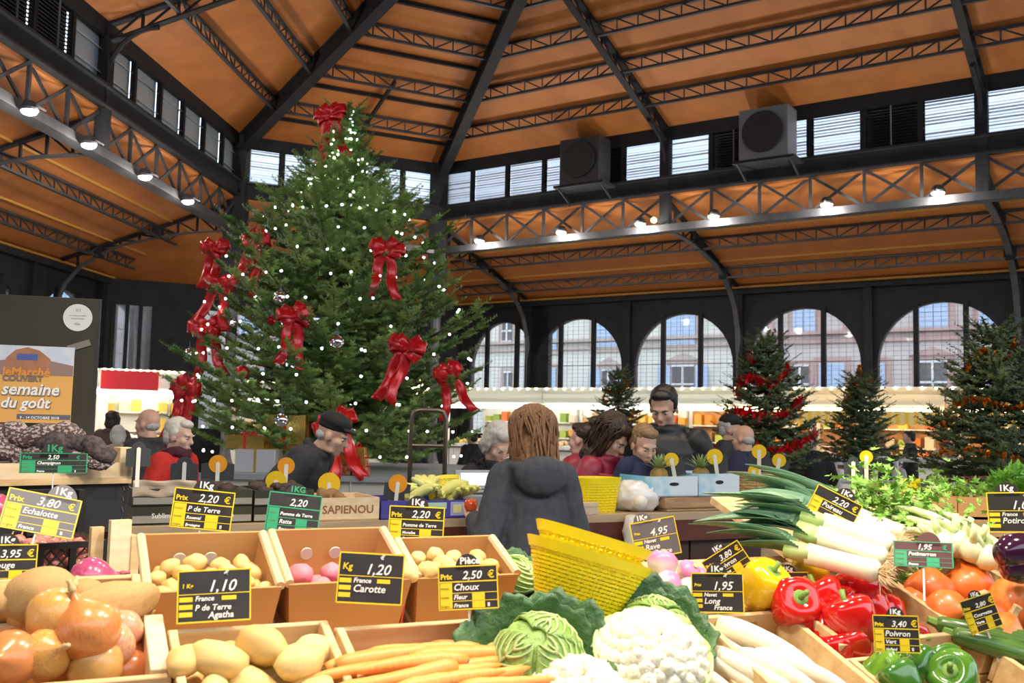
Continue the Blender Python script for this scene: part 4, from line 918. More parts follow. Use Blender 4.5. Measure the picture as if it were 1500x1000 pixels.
crate(.825,1.12,-.165,.12,'wooden crate of red peppers',top=.012); crate(.825,1.022,-.42,-.178,'wooden crate of green peppers at the bottom edge',top=-.005)
def put(pr,px,py,h,s,rot,label,group):
    a,b=dpx(px,py,h); return clone(pr,mx=DF(a,b,h,*rot)@Matrix.Scale(s*K*.92,4),label=label,group=group)
rp=[(1160,885,.02,.085,'red pepper in front of the rear 3,40 price tag'),(1207,880,.02,.08,'red pepper second from the left in its crate'),(1255,872,.02,.08,'red pepper at the back of its crate'),(1248,910,.03,.086,'big red pepper in the middle of the crate'),(1205,925,-.01,.07,'red pepper low at the left front of its crate'),(1248,945,-.005,.07,'red pepper low at the front of its crate'),(1297,905,-.01,.075,'red pepper beside the front 3,40 price tag'),(1290,935,-.02,.07,'red pepper half hidden by the front 3,40 price tag'),(1330,938,-.015,.065,'red pepper behind the right side of the 3,40 price tag'),(1275,860,-.01,.07,'red pepper at the far corner of its crate'),(1225,955,-.015,.06,'red pepper at the near corner of its crate'),(1182,908,.0,.078,'red pepper between the two at the left front'),(1228,888,.0,.078,'red pepper wedged behind the big middle one'),(1275,895,.0,.075,'red pepper right of the big middle one')]
for i,(px,py,h,s,l) in enumerate(rp): put(RP[i%2],px,py,h,s*1.12,(R_(-.5,.5),(-.7 if i%4 else .8)+R_(-.3,.3),R_(-.4,.4)),l,'red peppers in the crate')
put(YP[0],1118,858,.03,.095,(.3,.3,.1),'big yellow pepper behind the long white turnips','yellow peppers'); put(YP[0],1183,842,.02,.075,(1.3,.3,.1),'yellow pepper right of the rear 3,40 price tag','yellow peppers'); put(YP[0],1108,885,-.03,.07,(2,.6,.1),'yellow pepper low at the crate corner','yellow peppers')
gp=[(1340,975,.005,.08,'bright green pepper at the back of the green pepper crate'),(1297,985,.0,.075,'glossy green pepper at the left of the green pepper crate'),(1385,978,0,.075,'green pepper with a stem at the right back'),(1400,995,.01,.09,'dark green pepper lying in front at the bottom edge'),(1320,998,.01,.07,'pale green pepper cut by the bottom edge')]
for i,(px,py,h,s,l) in enumerate(gp): put(GP[i%2],px,py,h,s,(R_(),.8+R_(-.4,.4),R_(-.4,.4)),l,'green peppers in the crate')
# yellow pepper crate behind
crate(.64,.812,.01,.12,'wooden crate with yellow peppers behind the long white turnips',top=-.02,H=.1)
# ---------------- pumpkins and courgettes
crate(1.14,1.45,-.2,.125,'wooden crate of small orange pumpkins',top=.0); crate(1.14,1.5,-.5,-.215,'wooden crate of courgettes at the lower right',top=.0)
pumm=M('orange_pumpkin_skin',(.8,.2,.025),.4,0,col2=(.85,.28,.06),nscale=6,rand=(.75,.14,.02),coat=.2); 
def pumpkin():
    t=thing('pumpkin','x','pumpkin'); w_=lambda a,q:1+.02*math.cos(8*a)
    MB().lathe([(.05,-.44),(.25,-.43),(.42,-.28),(.5,-.05),(.48,.12),(.38,.28),(.24,.38),(.13,.46),(.07,.52)],28,wob=w_).build('body',pumm,t,smooth=True)
    MB().lathe([(.09,.49),(.075,.56),(.08,.62),(.095,.68),(.06,.7)],10,wob=lambda a,q:1+.12*math.cos(5*a)).build('stem',M('corky_stem',(.62,.46,.24),.8,bump=.5,bscale=80),t); return t
PU=pumpkin()
for px,py,h,s,rot,l in ((1362,866,.012,.105,(0,-.5,.2),'pumpkin under the dark red price tag'),(1418,858,.015,.11,(1,-.4,.5),'pumpkin at the back right of the crate'),(1388,897,.01,.095,(0,1.0,-.2),'pumpkin with its corky stem facing out'),(1442,902,.005,.1,(2,-.5,.1),'pumpkin behind the courgette price tag'),(1490,885,.03,.12,(.5,.5,.7),'pumpkin at the right edge of the view'),(1465,930,.0,.1,(.9,.3,.2),'pumpkin low at the right front of its crate'),(1340,885,-.01,.08,(.2,.2,.4),'small pumpkin low at the left of its crate')):
    put(PU,px,py,h,s,rot,'orange '+l,'pumpkins in the crate')
cgm=M('courgette_skin',(.03,.09,.015),.3,0,col2=(.1,.22,.04),nscale=10,stretch=(.3,4,4),coat=.3)
for i,(px,py,L_,rz,l) in enumerate(((1455,945,.2,-.75,'dark courgette nearest the pumpkins'),(1490,945,.2,-.7,'dark courgette at the right edge'),(1480,962,.2,-.75,'pale striped courgette in front'))):
    a,b=dpx(px,py,.0); t=thing('courgette',l,'vegetable',mx=DF(a,b,.01,rz)@Matrix.Scale(L_*K,4),group='courgettes'); MB().tube([(-.5,0,0),(-.46,0,0),(-.2,.01,0),(.3,.0,0),(.45,0,0),(.5,0,0)],[.05,.08,.1,.1,.085,.03],12).build('body',cgm,t,smooth=True); MB().tube([(-.5,0,0),(-.58,0,.01)],[.045,.035],6).build('stem',M('pepper_stem'),t)
# ---------------- turnips
turm=bpy.data.materials.new('pink_and_white_turnip_skin'); turm.use_nodes=True; nt=turm.node_tree; tc=nt.nodes.new('ShaderNodeTexCoord'); sx=nt.nodes.new('ShaderNodeSeparateXYZ'); rp_=nt.nodes.new('ShaderNodeValToRGB'); mp=nt.nodes.new('ShaderNodeMapRange'); mp.inputs[1].default_value=-.5; mp.inputs[2].default_value=.5
nt.links.new(tc.outputs['Object'],sx.inputs[0]); nt.links.new(sx.outputs['Z'],mp.inputs[0]); nt.links.new(mp.outputs[0],rp_.inputs[0]); nt.links.new(rp_.outputs[0],nt.nodes['Principled BSDF'].inputs['Base Color']); nt.nodes['Principled BSDF'].inputs['Roughness'].default_value=.35
rp_.color_ramp.elements[0].color=(.85,.78,.68,1); rp_.color_ramp.elements[0].position=.4; rp_.color_ramp.elements[1].color=(.68,.22,.4,1); rp_.color_ramp.elements[1].position=.62
def turnip():
    t=thing('turnip','x','vegetable'); MB().lathe([(.01,-.62),(.04,-.5),(.2,-.4),(.42,-.18),(.5,.05),(.46,.22),(.32,.36),(.12,.4),(.08,.38)],24).build('root',turm,t,smooth=True); MB().lathe([(.09,.37),(.1,.46),(.05,.47)],8).build('leaf_stub',M('turnip_stub',(.55,.6,.3),.6),t); return t
TU=turnip(); crate(.5,.66,.04,.24,'wooden crate of pink turnips behind the near yellow basket',top=-.02,H=.1)
for i,(px,py,h,s,rot) in enumerate(((970,826,.045,.062,(0,-.5,.3)),(978,862,.025,.07,(1,1.2,.2)),(1010,868,.01,.06,(2,1.5,0)),(1008,838,.02,.05,(.3,.5,.2)),(945,850,.0,.055,(0,.4,.2)),(1025,850,.0,.055,(1,.8,.2)),(990,890,-.01,.055,(.5,1.2,.3)),(945,868,-.02,.05,(2,.3,.3)))):
    put(TU,px,py,h,s,rot,'pink and white turnip '+['topmost, all pink side up','lying on its side at the front','at the right front','small at the back','touching the basket rim','at the right back','lowest at the front','half under the topmost one'][i]+' behind the near yellow basket','pink turnips')
# ---------------- leeks
lkw=M('leek_white_shaft',(.86,.84,.66),.35,0,col2=(.8,.84,.56),nscale=6,stretch=(1,6,6)); lkg=M('leek_green_leaf',(.06,.17,.08),.42,0,col2=(.16,.3,.15),nscale=9,stretch=(1,10,10),rand=(.1,.22,.14)); lkp=M('leek_pale_green',(.45,.6,.22),.4); lkr=M('leek_roots',(.72,.55,.32),.9)
def leek(seed):
    rn=random.Random(seed); t=thing('leek','x','vegetable')
    MB().tube([(0,0,0),(.03,0,0),(.08,0,0),(.3,.0,0),(.42,0,0)],[.05,.07,.065,.063,.068],14).build('white_shaft',lkw,t,smooth=True)
    MB().tube([(.4,0,0),(.47,0,0),(.55,.0,.0)],[.069,.074,.07],14,flat=.8).build('pale_sheath',lkp,t,smooth=True)
    for k in range(7):
        sd=(k%2)*2-1; sp=rn.uniform(.05,.32)*sd; up=rn.uniform(-.1,.1); L_=rn.uniform(.35,.6); x0=.46+.02*k
        def Lf(u_,v_):
            c=V((x0+L_*v_,sp*v_*v_*.9,.03*(k-3)*.3+up*v_-.45*up*v_**3-.06*v_*v_)); w_=.085*(1-v_**2.2)+.004; fold=abs(u_-.5)*2
            return c+V((0,(u_-.5)*2*w_*.9,fold*w_*.75*(1-.3*v_)))
        MB().grid(Lf,4,14,thick=.002).build('green_leaf',lkg,t,smooth=True)
    mb=MB()
    for k in range(70):
        a=rn.uniform(0,6.28); l=rn.uniform(.05,.12); p=V((0,.025*math.cos(a),.025*math.sin(a))); d=V((-rn.uniform(.2,1),math.cos(a)*rn.uniform(.2,1),math.sin(a)*rn.uniform(.2,1))).normalized()*l; mb.tube([p,p+d*.6+V((0,rn.uniform(-.015,.015),rn.uniform(-.02,.01))),p+d],[.0022,.0018,.001],3,cap=False)
    mb.build('root_hairs',lkr,t,kind='stuff'); return t
LK=[leek(i) for i in range(4)]
lk=[(1288,838,1140,800,2.16,'lowest leek next to the yellow peppers'),(1298,820,1150,768,2.22,'leek lying second from the bottom'),(1310,800,1170,748,2.3,'leek in the middle of the bundle'),(1300,790,1180,738,2.35,'leek under its price tag'),(1325,785,1205,735,2.45,'leek at the back of the bundle'),(1305,802,1150,742,2.24,'leek with long leaves to the left'),(1330,812,1195,758,2.3,'leek ending behind the dark red price tag'),(1340,795,1225,740,2.5,'rearmost leek beside the celery')]
for i,(x0,y0,x1,y1,Y,l) in enumerate(lk):
    p=at(x0,y0,Y); q=at(x1,y1,Y+.12); d=(q-p); x=d.normalized(); s=V((0,0,1)).cross(x).normalized(); u=x.cross(s)
    clone(LK[i%4],mx=fmat(x,s,u,p)@Matrix.Rotation(R_(-.6,.6),4,'X')@Matrix.Scale(.37,4),label=l,group='leeks heaped on the display stand')
# ---------------- celery and leafy greens
clw=M('celery_stalk',(.62,.74,.3),.35,0,col2=(.78,.84,.5),nscale=8,stretch=(1,8,8)); clg=M('celery_leaf',(.13,.33,.03),.45,0,col2=(.3,.52,.09),nscale=20)
def leaf_star(mb,c,d,u,s,rn,lobes=5):
    x=V(d).normalized(); y=V(u).cross(x).normalized(); n=x.cross(y); P=[V(c)]
    for k in range(2*lobes+1):
        a=-1.9+3.8*k/(2*lobes); r=s*(1 if k%2 else .55)*(.75+.25*math.cos(a)); P.append(V(c)+x*r*math.cos(a)+y*r*math.sin(a)+n*s*rn.uniform(-.15,.15))
    mb.add(P,[(0,i,i+1) for i in range(1,len(P)-1)])
def celery(label,p0,p1,r,seed,leafs=130,spread=.1):
    rn=random.Random(seed); p0,p1=V(p0),V(p1); L_=(p1-p0).length; x,u,d=basis(p1-p0); t=thing('celery',label,'vegetable',p0,group='celery bunches'); 
    for k in range(9):
        a=k*2.4; rr=r*(.3+.6*(k/9)); o=(x*math.cos(a)+u*math.sin(a)); pts=[o*rr*.9+d*L_*0]+[o*(rr+spread*L_*q*q)+d*L_*.62*q+u*.02*math.sin(q*3) for q in (.15,.4,.7,1)]
        MB().tube(pts,[r*.34,r*.4,r*.34,r*.26,r*.18],8,flat=.7).build('stalk',clw,t,smooth=True)
        mb=MB(); e=pts[-1]
        for j in range(leafs//9):
            c=e+d*rn.uniform(-.1,.5)*L_+V((rn.gauss(0,1),rn.gauss(0,1),rn.gauss(0,1)))*.04*K*1.1; leaf_star(mb,c,d+V((rn.gauss(0,.7),rn.gauss(0,.7),rn.gauss(0,.5))),u+x*rn.gauss(0,.5),.019*K*rn.uniform(.7,1.3),rn,6)
        mb.build('leaf_cluster',clg,t,kind='stuff')
    return t
celery('near celery bunch with leafy top beside the leeks',at(1400,795,2.45),at(1258,762,2.6),.045,1,leafs=520); celery('far celery bunch with pale stalks',at(1440,805,2.55),at(1310,765,2.7),.05,2,leafs=420); celery('small celery bunch below the far stand',at(1470,818,2.4),at(1365,790,2.55),.035,6,leafs=60)
def bunch(name,label,p,r,n,mat,seed,lv=.03,cat='vegetable',up=V((0,0,1))):
    rn=random.Random(seed); t=thing(name,label,cat,p); mb=MB()
    for j in range(n):
        v=V((rn.gauss(0,1),rn.gauss(0,1),abs(rn.gauss(0,1)))).normalized()*r*rn.uniform(.5,1); leaf_star(mb,v,v+V((0,0,.3*r)),V((rn.random(),rn.random(),1)),lv*rn.uniform(.7,1.3),rn)
    mb.build('leaves',mat,t,kind='stuff'); st=MB()
    for j in range(14): a=rn.uniform(0,6.28); st.tube([(.02*math.cos(a),.02*math.sin(a),-.1*r),(.5*r*math.cos(a),.5*r*math.sin(a),.6*r)],.004,4)
    st.build('stems',clw,t); return t
bunch('parsley_bunch','bushy parsley bunch at the right edge above the 1,00 price tag',at(1492,728,2.7),.07,240,M('parsley_leaf',(.08,.25,.03),.45,0,col2=(.2,.42,.06),nscale=18),3,.03)
# fennel-white bulbs behind the pumpkins
fen=M('fennel_bulb',(.8,.84,.6),.4,0,col2=(.68,.78,.4),nscale=6)
for i,(px,py,Y,s) in enumerate(((1378,800,2.42,.036),(1402,798,2.45,.038),(1425,806,2.42,.036),(1448,818,2.4,.034))):
    t=thing('fennel_bulb','pale fennel bulb behind the pumpkins, '+['leftmost','second from left','second from right','rightmost'][i]+' of the row','vegetable',at(px,py,Y),(R_(-.5,.5),R_(-.5,.5),R_()),group='fennel bulbs'); MB().lathe([(.3*s,-.8*s),(.8*s,-.5*s),(s,0),(.85*s,.5*s),(.5*s,.9*s)],14).build('bulb',fen,t,smooth=True)
    for k in range(3): a=k*2.1; MB().tube([(.3*s*math.cos(a),.3*s*math.sin(a),.7*s),(.6*s*math.cos(a),.6*s*math.sin(a),1.9*s)],[.3*s,.2*s],8).build('stalk',clw,t,smooth=True)
aub=M('aubergine_skin',(.035,.008,.03),.12,coat=.6)
for px,py,s,l in ((1494,806,.09,'dark aubergine at the right edge'),(1499,828,.08,'smaller aubergine below the other at the right edge')):
    t=thing('aubergine',l,'vegetable',at(px,py,2.25),(.3,1.3,.4),group='aubergines'); MB().lathe([(.02,-.6*s),(.3*s,-.55*s),(.46*s,-.25*s),(.42*s,.15*s),(.28*s,.5*s),(.14*s,.62*s)],18).build('body',aub,t,smooth=True); MB().lathe([(.2*s,.55*s),(.16*s,.66*s),(.05*s,.7*s),(.04*s,.9*s)],8).build('cap',M('pepper_stem'),t)
# stepped rear shelf carrying leeks, celery, fennel
rs=thing('rear_shelf','wooden rear shelf under the leeks and celery','shelf',mx=fmat(e1,e2,e3,D(1.46,.38,-.05)))
for k in range(3): MB().box((0,(-.15+k*.15)*K,-.03),(.7*K,.145*K,.02)).build('plank',pine,rs)
MB().bar(rs.matrix_world.inverted()@D(1.15,.3,-.09),rs.matrix_world.inverted()@Z(D(1.15,.3,-.09),0),.05,.05,up=V((0,1,0))).build('leg',oldw,rs)
# straw-like net of roots handled by the leeks
# ---------------- yellow baskets
ybm=M('yellow_plastic',(.95,.76,.008),.38,0,spec=.5)
def basket_parts(w0,d0,w1,d1,h,rows,cols,gap=.28):
    """tapered woven basket, local z up; returns list of (name, MB)"""
    def ring(q,a,off=0):
        w_,d_=w0+(w1-w0)*q,d0+(d1-d0)*q; c,s=math.cos(a),math.sin(a); p=3.2
        k=(abs(c)**p+abs(s)**p)**(-1/p); return V((c*k*(w_/2+off),s*k*(d_/2+off),h*q))
    n=96; wv=MB(); 
    for r in range(rows):
        q0=.05+.8*r/rows; q1=q0+.8/rows*(1-gap)
        P=[];Fc=[]
        for i in range(n):
            a=2*math.pi*i/n; o=.0013*math.sin(a*cols+math.pi*(r%2))
            P+= [ring(q0,a,o),ring(q1,a,o),ring(q1,a,o-.0025),ring(q0,a,o-.0025)]
        for i in range(n):
            j=(i+1)%n
            for k in range(4): Fc.append((4*i+k,4*j+k,4*j+(k+1)%4,4*i+(k+1)%4))
        wv.add(P,Fc)
    rb=MB()
    for c in range(cols):
        for dd in (-.012,.012):
            a=2*math.pi*(c+.5)/cols+dd*3; rb.bar(ring(0,a,-.0045),ring(.9,a,-.0045),.0045,.004)
    rim=MB()
    for q0,q1,o in ((.84,1.0,.004),(0,.05,.001)):
        P=[];Fc=[]
        for i in range(n):
            a=2*math.pi*i/n; P+=[ring(q0,a,o),ring(q1,a,o+.002),ring(q1,a,o-.004),ring(q0,a,o-.004)]
        for i in range(n):
            j=(i+1)%n
            for k in range(4): Fc.append((4*i+k,4*j+k,4*j+(k+1)%4,4*i+(k+1)%4))
        rim.add(P,Fc)
    bt=MB()
    for k in range(7): y=-d0/2+d0*(k+.5)/7; bt.box((0,y,.003),(w0*.92,d0/7*.75,.004))
    return [('rim',rim),('woven_bands',wv),('ribs',rb),('base_strips',bt)]
def basket(label,mx,dims,rows=13,cols=34):
    t=thing('plastic_basket',label,'basket',mx=mx,group='yellow plastic baskets')
    for nm,mb in basket_parts(*dims,rows,cols): mb.build(nm,ybm,t,kind='stuff' if nm in('woven_bands','ribs') else None)
    return t
# near basket: top-left rim (767,772), top-right (945,835), bottom (790,888)-(908,912)
YB=1.62*K; tl,tr,bl,br=at(768,772,YB),at(944,838,YB+.03),at(791,886,YB),at(906,912,YB)
xb=((tr-tl).normalized()+(br-bl).normalized()).normalized(); ub=(((tl+tr)/2-(bl+br)/2)); ub=(ub-xb*ub.dot(xb)).normalized(); ub=(ub+V((0,-.0,0))).normalized(); yb=ub.cross(xb).normalized()
hb=((tl+tr)/2-(bl+br)/2).length; cb=(bl+br)/2+yb*.07
basket('near yellow woven plastic basket resting on the cabbages',fmat(xb,yb,ub,cb),((br-bl).length,.11,(tr-tl).length*.97,.165,hb))
# second nested basket rim above
basket('yellow plastic basket nested inside the near one',fmat(xb,yb,ub,cb+ub*.034),((br-bl).length*.92,.1,(tr-tl).length*.9,.15,hb))
# ================================================================= PRICE TAGS
tagblk=M('black_slate_tag',(.022,.02,.02),.5,0,col2=(.035,.03,.03),nscale=20); tagyel=M('yellow_tag_print',(.85,.62,.02),.5); tagwht=M('white_chalk_ink',(.85,.85,.82),.6); taggrn=M('green_tag_print',(.03,.35,.16),.5); tagdk=M('tag_small_print',(.25,.2,.02),.6); taggry=M('grey_slate_tag',(.13,.125,.13),.5); tagred=M('dark_red_tag',(.09,.02,.02),.5); stickm=M('clear_tag_stick',(.7,.7,.68),.3); orangem=M('orange_disc',(.9,.36,.01),.5); yelm=M('yellow_disc',(.9,.6,.01),.5)
def face_frame(p,yaw=0,roll=0,pitch=0):
    """frame at p whose -y axis looks back at the viewer, x right, z up"""
    f=(V(p)-V((0,0,ZC))); f.z=0; f.normalize(); x=V((f.y,-f.x,0)); m=fmat(x,f,V((0,0,1)),V(p))
    return m@Matrix.Rotation(yaw,4,'Z')@Matrix.Rotation(pitch,4,'X')@Matrix.Rotation(roll,4,'Y')
def tag_text(t,s,x,z,size,mat,shear=.2,bold=.0,nm='lettering',sp=1.0):
    o=obj(nm,text_mesh(s,size,mat,shear,bold,spacing=sp),t); o.matrix_local=Matrix.Translation((x,-.0022,z))@Matrix.Rotation(math.pi/2,4,'X'); return o
def price_tag(label,px,py,Y,wpx,hpx,style,price,rows,unit='1Kg',yaw=0,roll=0,pitch=-.12,acc=None,stick=.07,board=None,euro=True,prix='Prix',tabx=.5,tab=True):
    p=at(px,py,Y); w_=wpx*Y/F/max(.5,math.cos(yaw)); h=hpx*Y/F; acc=acc or tagyel; board=board or tagblk
    t=thing('price_tag',label,'price tag',mx=face_frame(p,yaw,roll,pitch),group='price tags'); th=.0015
    bevel(MB().box((0,0,0),(w_,.003,h)).build('board',board,t),.001,1)
    if tab:
        r=w_*.21; pts=[(r*math.cos(a)+(tabx-.5)*w_,h/2-.25*r+r*1.15*math.sin(a)) for a in np.linspace(-.1,math.pi+.1,16)]
        MB().prism(pts,-.0015,.0015).build('tab',board,t); tag_text(t,unit,(tabx-.5)*w_-r*.62,h/2+r*.12,r*.75,acc if acc is taggrn and style=='A' else tagwht,0,.0006)
    if stick: MB().bar((0,.002,-h/2),(0,.004,-h/2-stick),.004,.002).build('stick',stickm,t)
    def rect(x0,z0,x1,z1,m,nm,d=.0004): MB().box(((x0+x1)/2*w_,-.0017,(z0+z1)/2*h),(abs(x1-x0)*w_,d,abs(z1-z0)*h)).build(nm,m,t)
    def T(s,x,z,sz,m,sh=.2,b=.0003,fit=None):
        sz*=h; 
        if fit: sz=min(sz,fit*w_/(max(1,len(s))*.56))
        tag_text(t,s,x*w_,z*h,sz,m,sh,b)
    # border
    for a in ((-.5,.47,.5,.5),(-.5,-.5,.5,-.47),(-.5,-.5,-.48,.5),(.48,-.5,.5,.5)): rect(*a,acc,'printed_border')
    if style=='A':
        if prix: T(prix,-.46,.2,.26,acc,0,.0006,.26)
        T(price,-.1,.19,.3,tagwht,.25,.0003,.42)
        if euro: T('€',.33,.2,.24,acc,0,.0004)
        rect(-.48,.12,.48,.15,acc,'printed_line')
        rect(-.47,-.46,-.27,.11,acc,'printed_column'); rect(.06,-.46,.27,-.13,acc,'printed_column')
        for i,s in enumerate(('Produit','Variété','Origine')): T(s,-.46,-.03-.2*i,.1,tagdk,0,0,.18)
        for z in (-.12,-.3): rect(-.27,z-.008,.48,z+.008,acc,'printed_line')
        for i,(s,z,sz) in enumerate(zip(rows,(-.06,-.26,-.44),(.21,.15,.13))): T(s,-.25,z,sz,tagwht,.2,.0003,.68 if i==0 else .3)
        if len(rows)>3: T(rows[3],.31,-.44,.12,tagwht,0,.0004,.15)
    else:
        T(price,-.1,.08,.36,tagwht,.3,.0003,.5); 
        if euro: T('€',.12,.38,.12,tagwht,.3)
        if prix: T(prix,-.44,.16,.18,acc if style=='B' else tagwht,.1,.0003,.18)
        rect(-.48,.03,.48,.045,acc,'printed_line')
        for z in (-.1,-.24,-.38): rect(-.47,z,-.29,z+.09,acc if z>-.3 else acc,'printed_label')
        rect(.1,-.09,.3,-.01,acc,'printed_label')
        for i,(s,z,sz) in enumerate(zip(rows,(-.09,-.27,-.42),(.13,.2,.17))): T(s,-.26+(.18 if i==2 else 0),z,sz,tagwht,.2,.0003,.62)
    return t
price_tag('tilted grey and yellow price tag reading Echalotte on the black crate',60,752,2.55,100,60,'A','3,80',['Echalotte','','France','II'],yaw=.1,roll=.23,board=taggry,pitch=-.4,tabx=.72)
price_tag('price tag cut by the left edge showing 95 and a euro sign',8,828,2.2,82,60,'A','3,95',['Rouge','','France','II'],roll=.02,stick=.05)
price_tag('green bordered price tag on the ledge below the knitted scarf',79,678,3.0,90,29,'A','2,50',['Champignon','','France','II'],acc=taggrn,stick=.05,pitch=0)
price_tag('yellow and black 2,20 price tag reading P de Terre at the counter boxes',297,746,2.75,85,57,'A','2,20',['P de Terre','Roseval','Bretagne','II'],roll=.1,stick=.1,pitch=0)
price_tag('green and black price tag reading Pomme de Terre Ratte',430,752,2.85,76,58,'A','2,20',['Pomme de Terre','Ratte','France','II'],acc=taggrn,roll=.1,unit='1KG',prix='',stick=.1,euro=False)
price_tag('black price tag reading 1,10 and Agatha on the left cardboard box',314,872,1.74,102,74,'B','1,10',['France','P de Terre','Agatha'],prix='1 Kg',roll=-.03,tab=False,pitch=-.25,stick=.0)
price_tag('black price tag reading 1,20 and Carotte on the middle cardboard box',543,847,1.82,94,72,'B','1,20',['France','Carotte',''],prix='Kg',roll=.05,tab=False,pitch=-.2,stick=0)
price_tag('yellow and black 2,20 price tag before the banana carton',610,768,2.6,80,52,'A','2,20',['Pomme de Terre','Monalisa','France','II'],roll=.03,stick=.08,pitch=0)
price_tag('price tag reading 2,50 and Choux Fleur on the right cardboard box',686,860,1.86,86,62,'A','2,50',['Choux','Fleur','France','II'],unit='Pièce',roll=-.06,pitch=-.2,stick=.02)
price_tag('tilted grey price tag reading Navet Rave behind the near yellow basket',960,788,2.35,66,54,'B','4,95',['Navet','Rave','France'],roll=-.22,board=taggry,prix='Prix',tabx=.3,pitch=0)
price_tag('steeply tilted price tag showing 3,80 behind the Navet Long tag',1066,826,2.25,62,44,'A','3,80',['Poivron','Jaune','',''],roll=-.6,pitch=0)
price_tag('black price tag reading 1,95 and Navet Long',1051,868,2.12,74,56,'B','1,95',['Navet','Long','France'],roll=-.04,prix='Prix',pitch=-.1)
price_tag('price tag with 3,40 standing behind the red peppers',1156,862,2.26,56,48,'A','3,40',['Poivron','Rouge','',''],roll=-.07,pitch=0,stick=.05)
price_tag('price tag reading 3,40 and Poivron Vert in front of the red peppers',1313,928,1.98,62,52,'A','3,40',['Poivron','Vert','Holland','II'],roll=-.06,pitch=-.1,stick=.03)
price_tag('steeply tilted price tag reading Poireau stuck in the leeks',1221,745,2.3,68,46,'A','2,20',['Poireau','','France','II'],roll=.45,pitch=-.1,tabx=.6,prix='')
price_tag('dark red and green price tag leaning back on the leek roots',1352,812,2.12,80,38,'A','1,95',['Potimarron','','France',''],acc=taggrn,board=tagred,roll=-.02,pitch=-.45,prix='',unit='',tabx=.6)
price_tag('slanted price tag reading Courgette stuck among the pumpkins',1437,898,2.15,44,50,'A','2,80',['Courgette','Verte','',''],roll=-.35,yaw=.35,pitch=0)
price_tag('black price tag with 1,00 cut by the right edge',1490,750,2.55,78,58,'B','1,00',['France','Potiron',''],roll=-.06,prix='',pitch=0,unit='1Kg',acc=tagyel,tabx=.35)
CP=math.radians(28); c1=V((math.cos(CP),math.sin(CP),0)); c2=V((-math.sin(CP),math.cos(CP),0)); CZ=1.12; C0=Z(onz(185,772,CZ),0)
def CFm(s,d,z=CZ,rz=0): return fmat(c1,c2,V((0,0,1)),C0+c1*s+c2*d+V((0,0,z)))@Matrix.Rotation(rz,4,'Z')
def cpx(px,d=0.,z=CZ):
    """s along the counter where pixel column px meets depth d"""
    r=ray(px,700); P=C0+c2*d; A_=np.array([[r.x,-c1.x],[r.y,-c1.y]]); t,s=np.linalg.solve(A_,np.array([P.x,P.y])); return s
def cz(px,py,d):
    s=cpx(px,d); P=C0+c1*s+c2*d; r=ray(px,py); return ZC+r.z/r.y*P.y
# tags seen from behind: dark board, pale stick, coloured disc
def back_tag(label,px,py,Y,w_,h,disc=None,roll=0,stickh=.6,dy=.2,bd=None):
    if Y<1: Y=(C0+c1*cpx(px,Y)+c2*Y).y
    p=at(px,py,Y); t=thing('price_tag',label,'price tag',mx=face_frame(p,0,roll,.05),group='price tags seen from behind'); W,H=w_*Y/F,h*Y/F
    if w_>12:
        pts=[(-W/2,-H/2),(W/2,-H/2),(W/2,H*.2)]+[(W*.3*math.cos(a),H*.2+H*.3*math.sin(a)) for a in np.linspace(.15,math.pi-.15,10)]+[(-W/2,H*.2)]
        MB().prism(pts,-.001,.003).build('board',bd or M('charcoal_tag_back',(.045,.05,.055),.6),t)
    if disc: MB().lathe([(.011*Y/2.6*disc[1],-.001),(.011*Y/2.6*disc[1],.002)],20,c=(0,-.004,H*dy),mx=Matrix.Rotation(math.pi/2,3,'X')).build('disc',disc[0],t)
    ex=.09*Y/4.5; pts=[(-.005*Y/2.6,-H/2-ex),(.005*Y/2.6,-H/2-ex),(.005*Y/2.6,H*stickh*.4),(0,H*stickh*.5),(-.005*Y/2.6,H*stickh*.4)]
    MB().prism(pts,-.009,-.006).build('stick',M('cream_stick',(.85,.82,.72),.5),t); return t
o_,y_=orangem,yelm
for a in (('charcoal tag back beside the red coat',270,686,.3,38,34,None),('charcoal tag back with orange half disc right of the red coat',319,686,.3,46,34,(o_,2.1)),('black tag back with orange disc and white stick on the banana box',582,715,.12,38,34,(o_,2.2),.08),('orange disc on a stick against the dark jacket',419,688,.3,10,30,(o_,2.0)),('yellow disc tag behind the kiwis',482,712,.3,10,20,(y_,2.6)),('second yellow disc tag behind the kiwis',404,708,.3,10,18,(y_,2.4)),('slanted charcoal tag with orange disc on the left pineapple box',985,680,.2,34,34,(y_,1.7),-.2),('charcoal tag with yellow disc on the right pineapple box',1048,676,.2,34,36,(y_,1.9),-.15),('black tag with yellow disc above the wicker basket',1112,668,.3,30,34,(y_,1.7)),('black tag with tilted stick right of the wicker basket',1140,682,.35,30,40,(y_,1.6),.15),('small yellow disc at the wicker basket rim',1104,692,.2,10,14,(y_,1.3)),('black tag with white stick above the celery',1250,684,2.75,26,30,None),('yellow disc on a stick above the celery',1269,674,2.8,10,26,(y_,1.5)),('black round tag with white stick above the cardboard trays',1366,712,3.75,32,36,None),('dark grey round tag on the ledge beside the red coat',203,665,3.3,34,36,None)): back_tag(*a)
